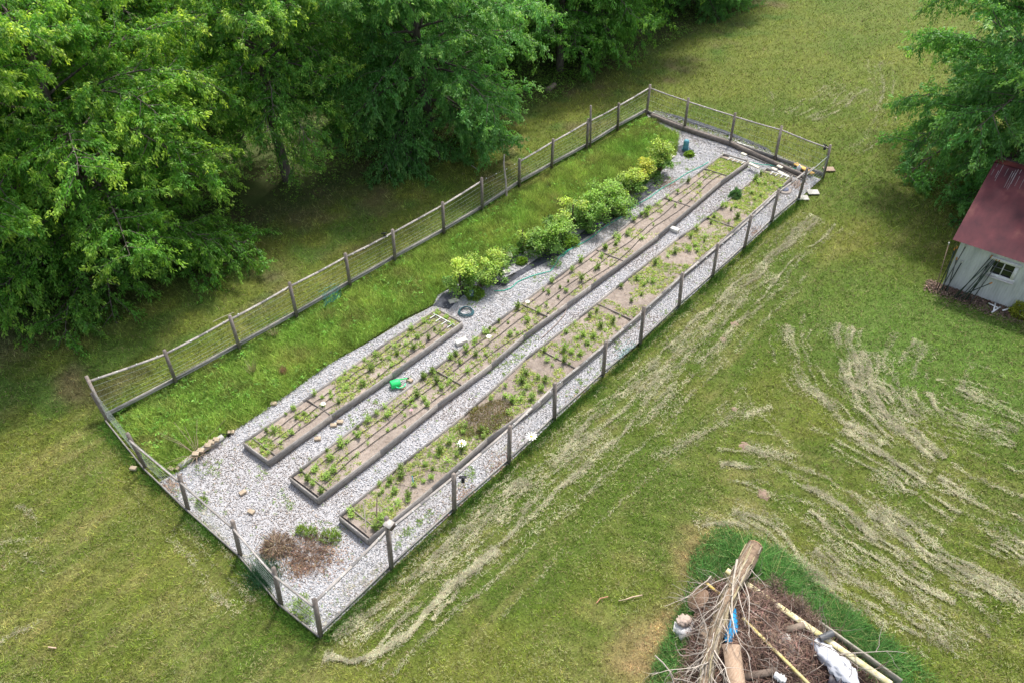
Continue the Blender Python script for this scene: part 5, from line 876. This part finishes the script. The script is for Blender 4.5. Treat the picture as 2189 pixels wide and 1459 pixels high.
# dark brush clumps rising over the heap
for px, py, lab in [(1655, 1255, 'upper dry brown sprig standing beside the cream board'), (1710, 1300, 'middle dry brown sprig standing at the cream board'), (1735, 1330, 'lower dry brown sprig overlapping the cream board')]:
    p = G(px, py, .3); n = 420; b = MB(); dt = thing('dry_sprig', lab, 'dry sprig', p)
    for i in range(10): a = rng.uniform(0, 6.28); b.tube([p, p + arr(math.cos(a) * .2, math.sin(a) * .2, rng.uniform(.3, .6))], [.008, .003], 3, c=(.2, .14, .1), cap=False)
    Q = p + rng.normal(0, .10, (n, 3)) + arr(0, 0, .25); b.leaves(Q, nrm(rng.normal(0, .7, (n, 3)) + arr(0, 0, .6)), rng.normal(0, 1, (n, 3)), rng.uniform(.04, .12, n), rng.uniform(.006, .012, n), jit(np.tile(arr(.26, .19, .14), (n, 1)), .3)); b.build('twigs', M['twig'], dt)
# cream boards
cream = mat('flaking_cream_paint', (.72, .66, .50), (.52, .45, .14), 7, .7, .3, detail=10)
def board(a, c_, z0, z1, w_, h_, lab, mt, col=(1, 1, 1), name='long_board'):
    p, q = G(*a, z0), G(*c_, z1); b = MB(); b.beam(p, q, w_, h_, c=col); return tag(b.build(name, mt, loc=p), lab, 'board')
board((1553, 1218), (1905, 1462), .46, .46, .15, .07, 'long cream painted board running from under the trunk to the lower right', cream, (1.05, 1.05, 1.1))
board((1745, 1330), (1925, 1459), .2, .2, .05, .3, 'grey weathered timber below the long cream board', M['wood'], (1, 1, .9))
board((1587, 1320), (1740, 1472), .62, .62, .07, .05, 'thin yellowish board lying through the middle of the brush', cream, (.95, .9, .7)); board((1509, 1245), (1541, 1271), .4, .4, .07, .05, 'short yellowish board end left of the trunk', cream, (.85, .7, .45))
# split slab, stump round, foam, bags, pipe
t = thing('split_log', 'pale split log slab lying beside the fallen trunk', 'split log', G(1565, 1420)); a0, b0_ = G(1563, 1376, .85), G(1577, 1475, .75); ax_ = nrm(b0_ - a0); sd_ = nrm(np.cross(ax_, (0, 0, 1))); V = []
for p_, w0 in ((a0, .26), (a0 + (b0_ - a0) * .12, .21), ((a0 + b0_) / 2, .21), (b0_, .2)):
    for u_, z_ in ((-1, 0), (-.3, .02), (1, 0), (.7, -.13), (-.6, -.14)): V.append(p_ + sd_ * u_ * w0 + arr(0, 0, z_))
F = [(k_ * 5 + i, k_ * 5 + (i + 1) % 5, (k_ + 1) * 5 + (i + 1) % 5, (k_ + 1) * 5 + i) for k_ in range(3) for i in range(5)]
b = MB(); b.add(V, F).add(V[:5], [(4, 3, 2, 1, 0)]).add(V[-5:], [(0, 1, 2, 3, 4)]); b.build('slab', M['cutwood'], t)
p = G(1492, 1278, .28); ax_ = nrm(arr(-.55, -.2, .75)); t = thing('stump_round', 'short cut tree round with a rough reddish face left of the trunk', 'stump', (p[0], p[1], 0)); b = MB(); b.lathe(p, [(.001, -.4), (.30, -.4), (.32, 0)], 18, c=(1, .9, .85), axis=ax_); b.build('bark_side', M['bark'], t); b = MB(); b.lathe(p, [(.32, .0), (.30, .02), (.001, .03)], 18, c=(.5, .47, .46), axis=ax_); b.build('cut_face', M['cutwood'], t)
def blob(pts, r_, c, name, lab, cat, mt='plain', z=.3, seed=1, smooth=False):
    """crumpled sheet-like lumps joined along a line"""
    q = np.array([G(a, b_, z) for a, b_ in pts]); P = lerp_line(q, np.linspace(0, 1, 14)); n_ = 22; b = MB(); T = nrm(np.gradient(P, axis=0)); A = nrm(np.cross(T, (0, 0, 1))); B = np.cross(A, T); V = []
    rr_ = np.random.default_rng(seed)
    for i in range(14):
        e = r_ * (.25 + .9 * math.sin(math.pi * (i + .7) / 14.4) ** .5) * rr_.uniform(.75, 1.2)
        for j in range(n_): a = j * 2 * math.pi / n_; V.append(P[i] + (A[i] * math.cos(a) + B[i] * math.sin(a) * .6) * e * rr_.uniform(.72, 1.18))
    F = [(i * n_ + j, i * n_ + (j + 1) % n_, (i + 1) * n_ + (j + 1) % n_, (i + 1) * n_ + j) for i in range(13) for j in range(n_)]; b.add(V, F, c); b.add(V[:n_], [list(range(n_))[::-1]], c).add(V[-n_:], [list(range(n_))], c)
    return tag(b.build(name, M[mt], smooth=smooth), lab, cat)
blob([(1742, 1368), (1765, 1395), (1790, 1420), (1830, 1465)], .22, (.55, .56, .6), 'plastic_sheet', 'crumpled white plastic sheet at the lower right of the heap', 'plastic sheet', z=.5, seed=4)
blob([(1440, 1338), (1465, 1345), (1490, 1338)], .22, (.55, .54, .53), 'plastic_bag', 'torn white bag at the left edge of the heap', 'bag', z=.15, seed=5)
blob([(1447, 1328), (1478, 1322)], .13, (.45, .36, .3), 'dirt_clod', 'brown soil lump on top of the torn white bag', 'soil', 'matte', z=.35, seed=6)
blob([(1567, 1300), (1562, 1330), (1556, 1372)], .15, (.02, .30, .62), 'blue_tarp', 'bright blue crumpled tarp tucked right of the fallen trunk', 'tarp', z=.62, seed=7)
blob([(1500, 1335), (1510, 1360), (1520, 1375)], .13, (.48, .36, .26), 'root_stub', 'pale brown root stub beside the torn bag', 'root', 'matte', z=.35, seed=8)
blob([(1770, 1450), (1830, 1475)], .35, (.03, .025, .035), 'black_sheet', 'black plastic sheet at the bottom edge of the heap', 'plastic sheet', z=.3, seed=9)
blob([(1655, 1440), (1680, 1455)], .1, (.55, .55, .55), 'plastic_scrap', 'small white scrap near the bottom edge of the heap', 'plastic scrap', z=.6, seed=10)
blob([(1665, 1355), (1690, 1372)], .13, (.6, .57, .52), 'plastic_scrap', 'greyish white scrap caught in the middle of the brush', 'plastic scrap', z=.5, seed=11)
p, q = G(1752, 1364, .62), G(1780, 1352, .62); b = MB(); b.tube([p, q], .085, 12, c=(.09, .095, .10)); tag(b.build('black_pipe', M['plain'], loc=p), 'short black plastic pipe lying on the cream board', 'pipe')
for i, (px, py, rz, L_, z_, col, lab) in enumerate([(1660, 1362, .2, .6, .5, (1, 1, 1), 'short grey board end in the middle of the brush heap'), (1692, 1385, 1.9, .45, .5, (1.2, 1.15, 1.1), 'pale broken board beside the grey scrap in the heap'), (1520, 1262, 2.3, .6, .3, (.35, .32, .3), 'charred dark board piece left of the trunk near the cut round'), (1620, 1440, .9, .9, .55, (.5, .42, .36), 'dark brown board low in the brush heap'), (1790, 1440, 2.4, 1.0, .25, (.6, .55, .5), 'grey brown plank along the white sheet'), (1700, 1340, 1.0, .5, .6, (.7, .6, .5), 'weathered stub of wood near the upper brush')]):
    p = G(px, py, z_); d_ = arr(math.cos(rz), math.sin(rz), .08); b = MB(); b.beam(p - d_ * L_ / 2, p + d_ * L_ / 2, .16, .03, up=nrm(arr(.2, -.1, 1)), c=col); tag(b.build('scrap_board', M['wood'], loc=p), lab, 'board')
print('objects', len(bpy.data.objects))
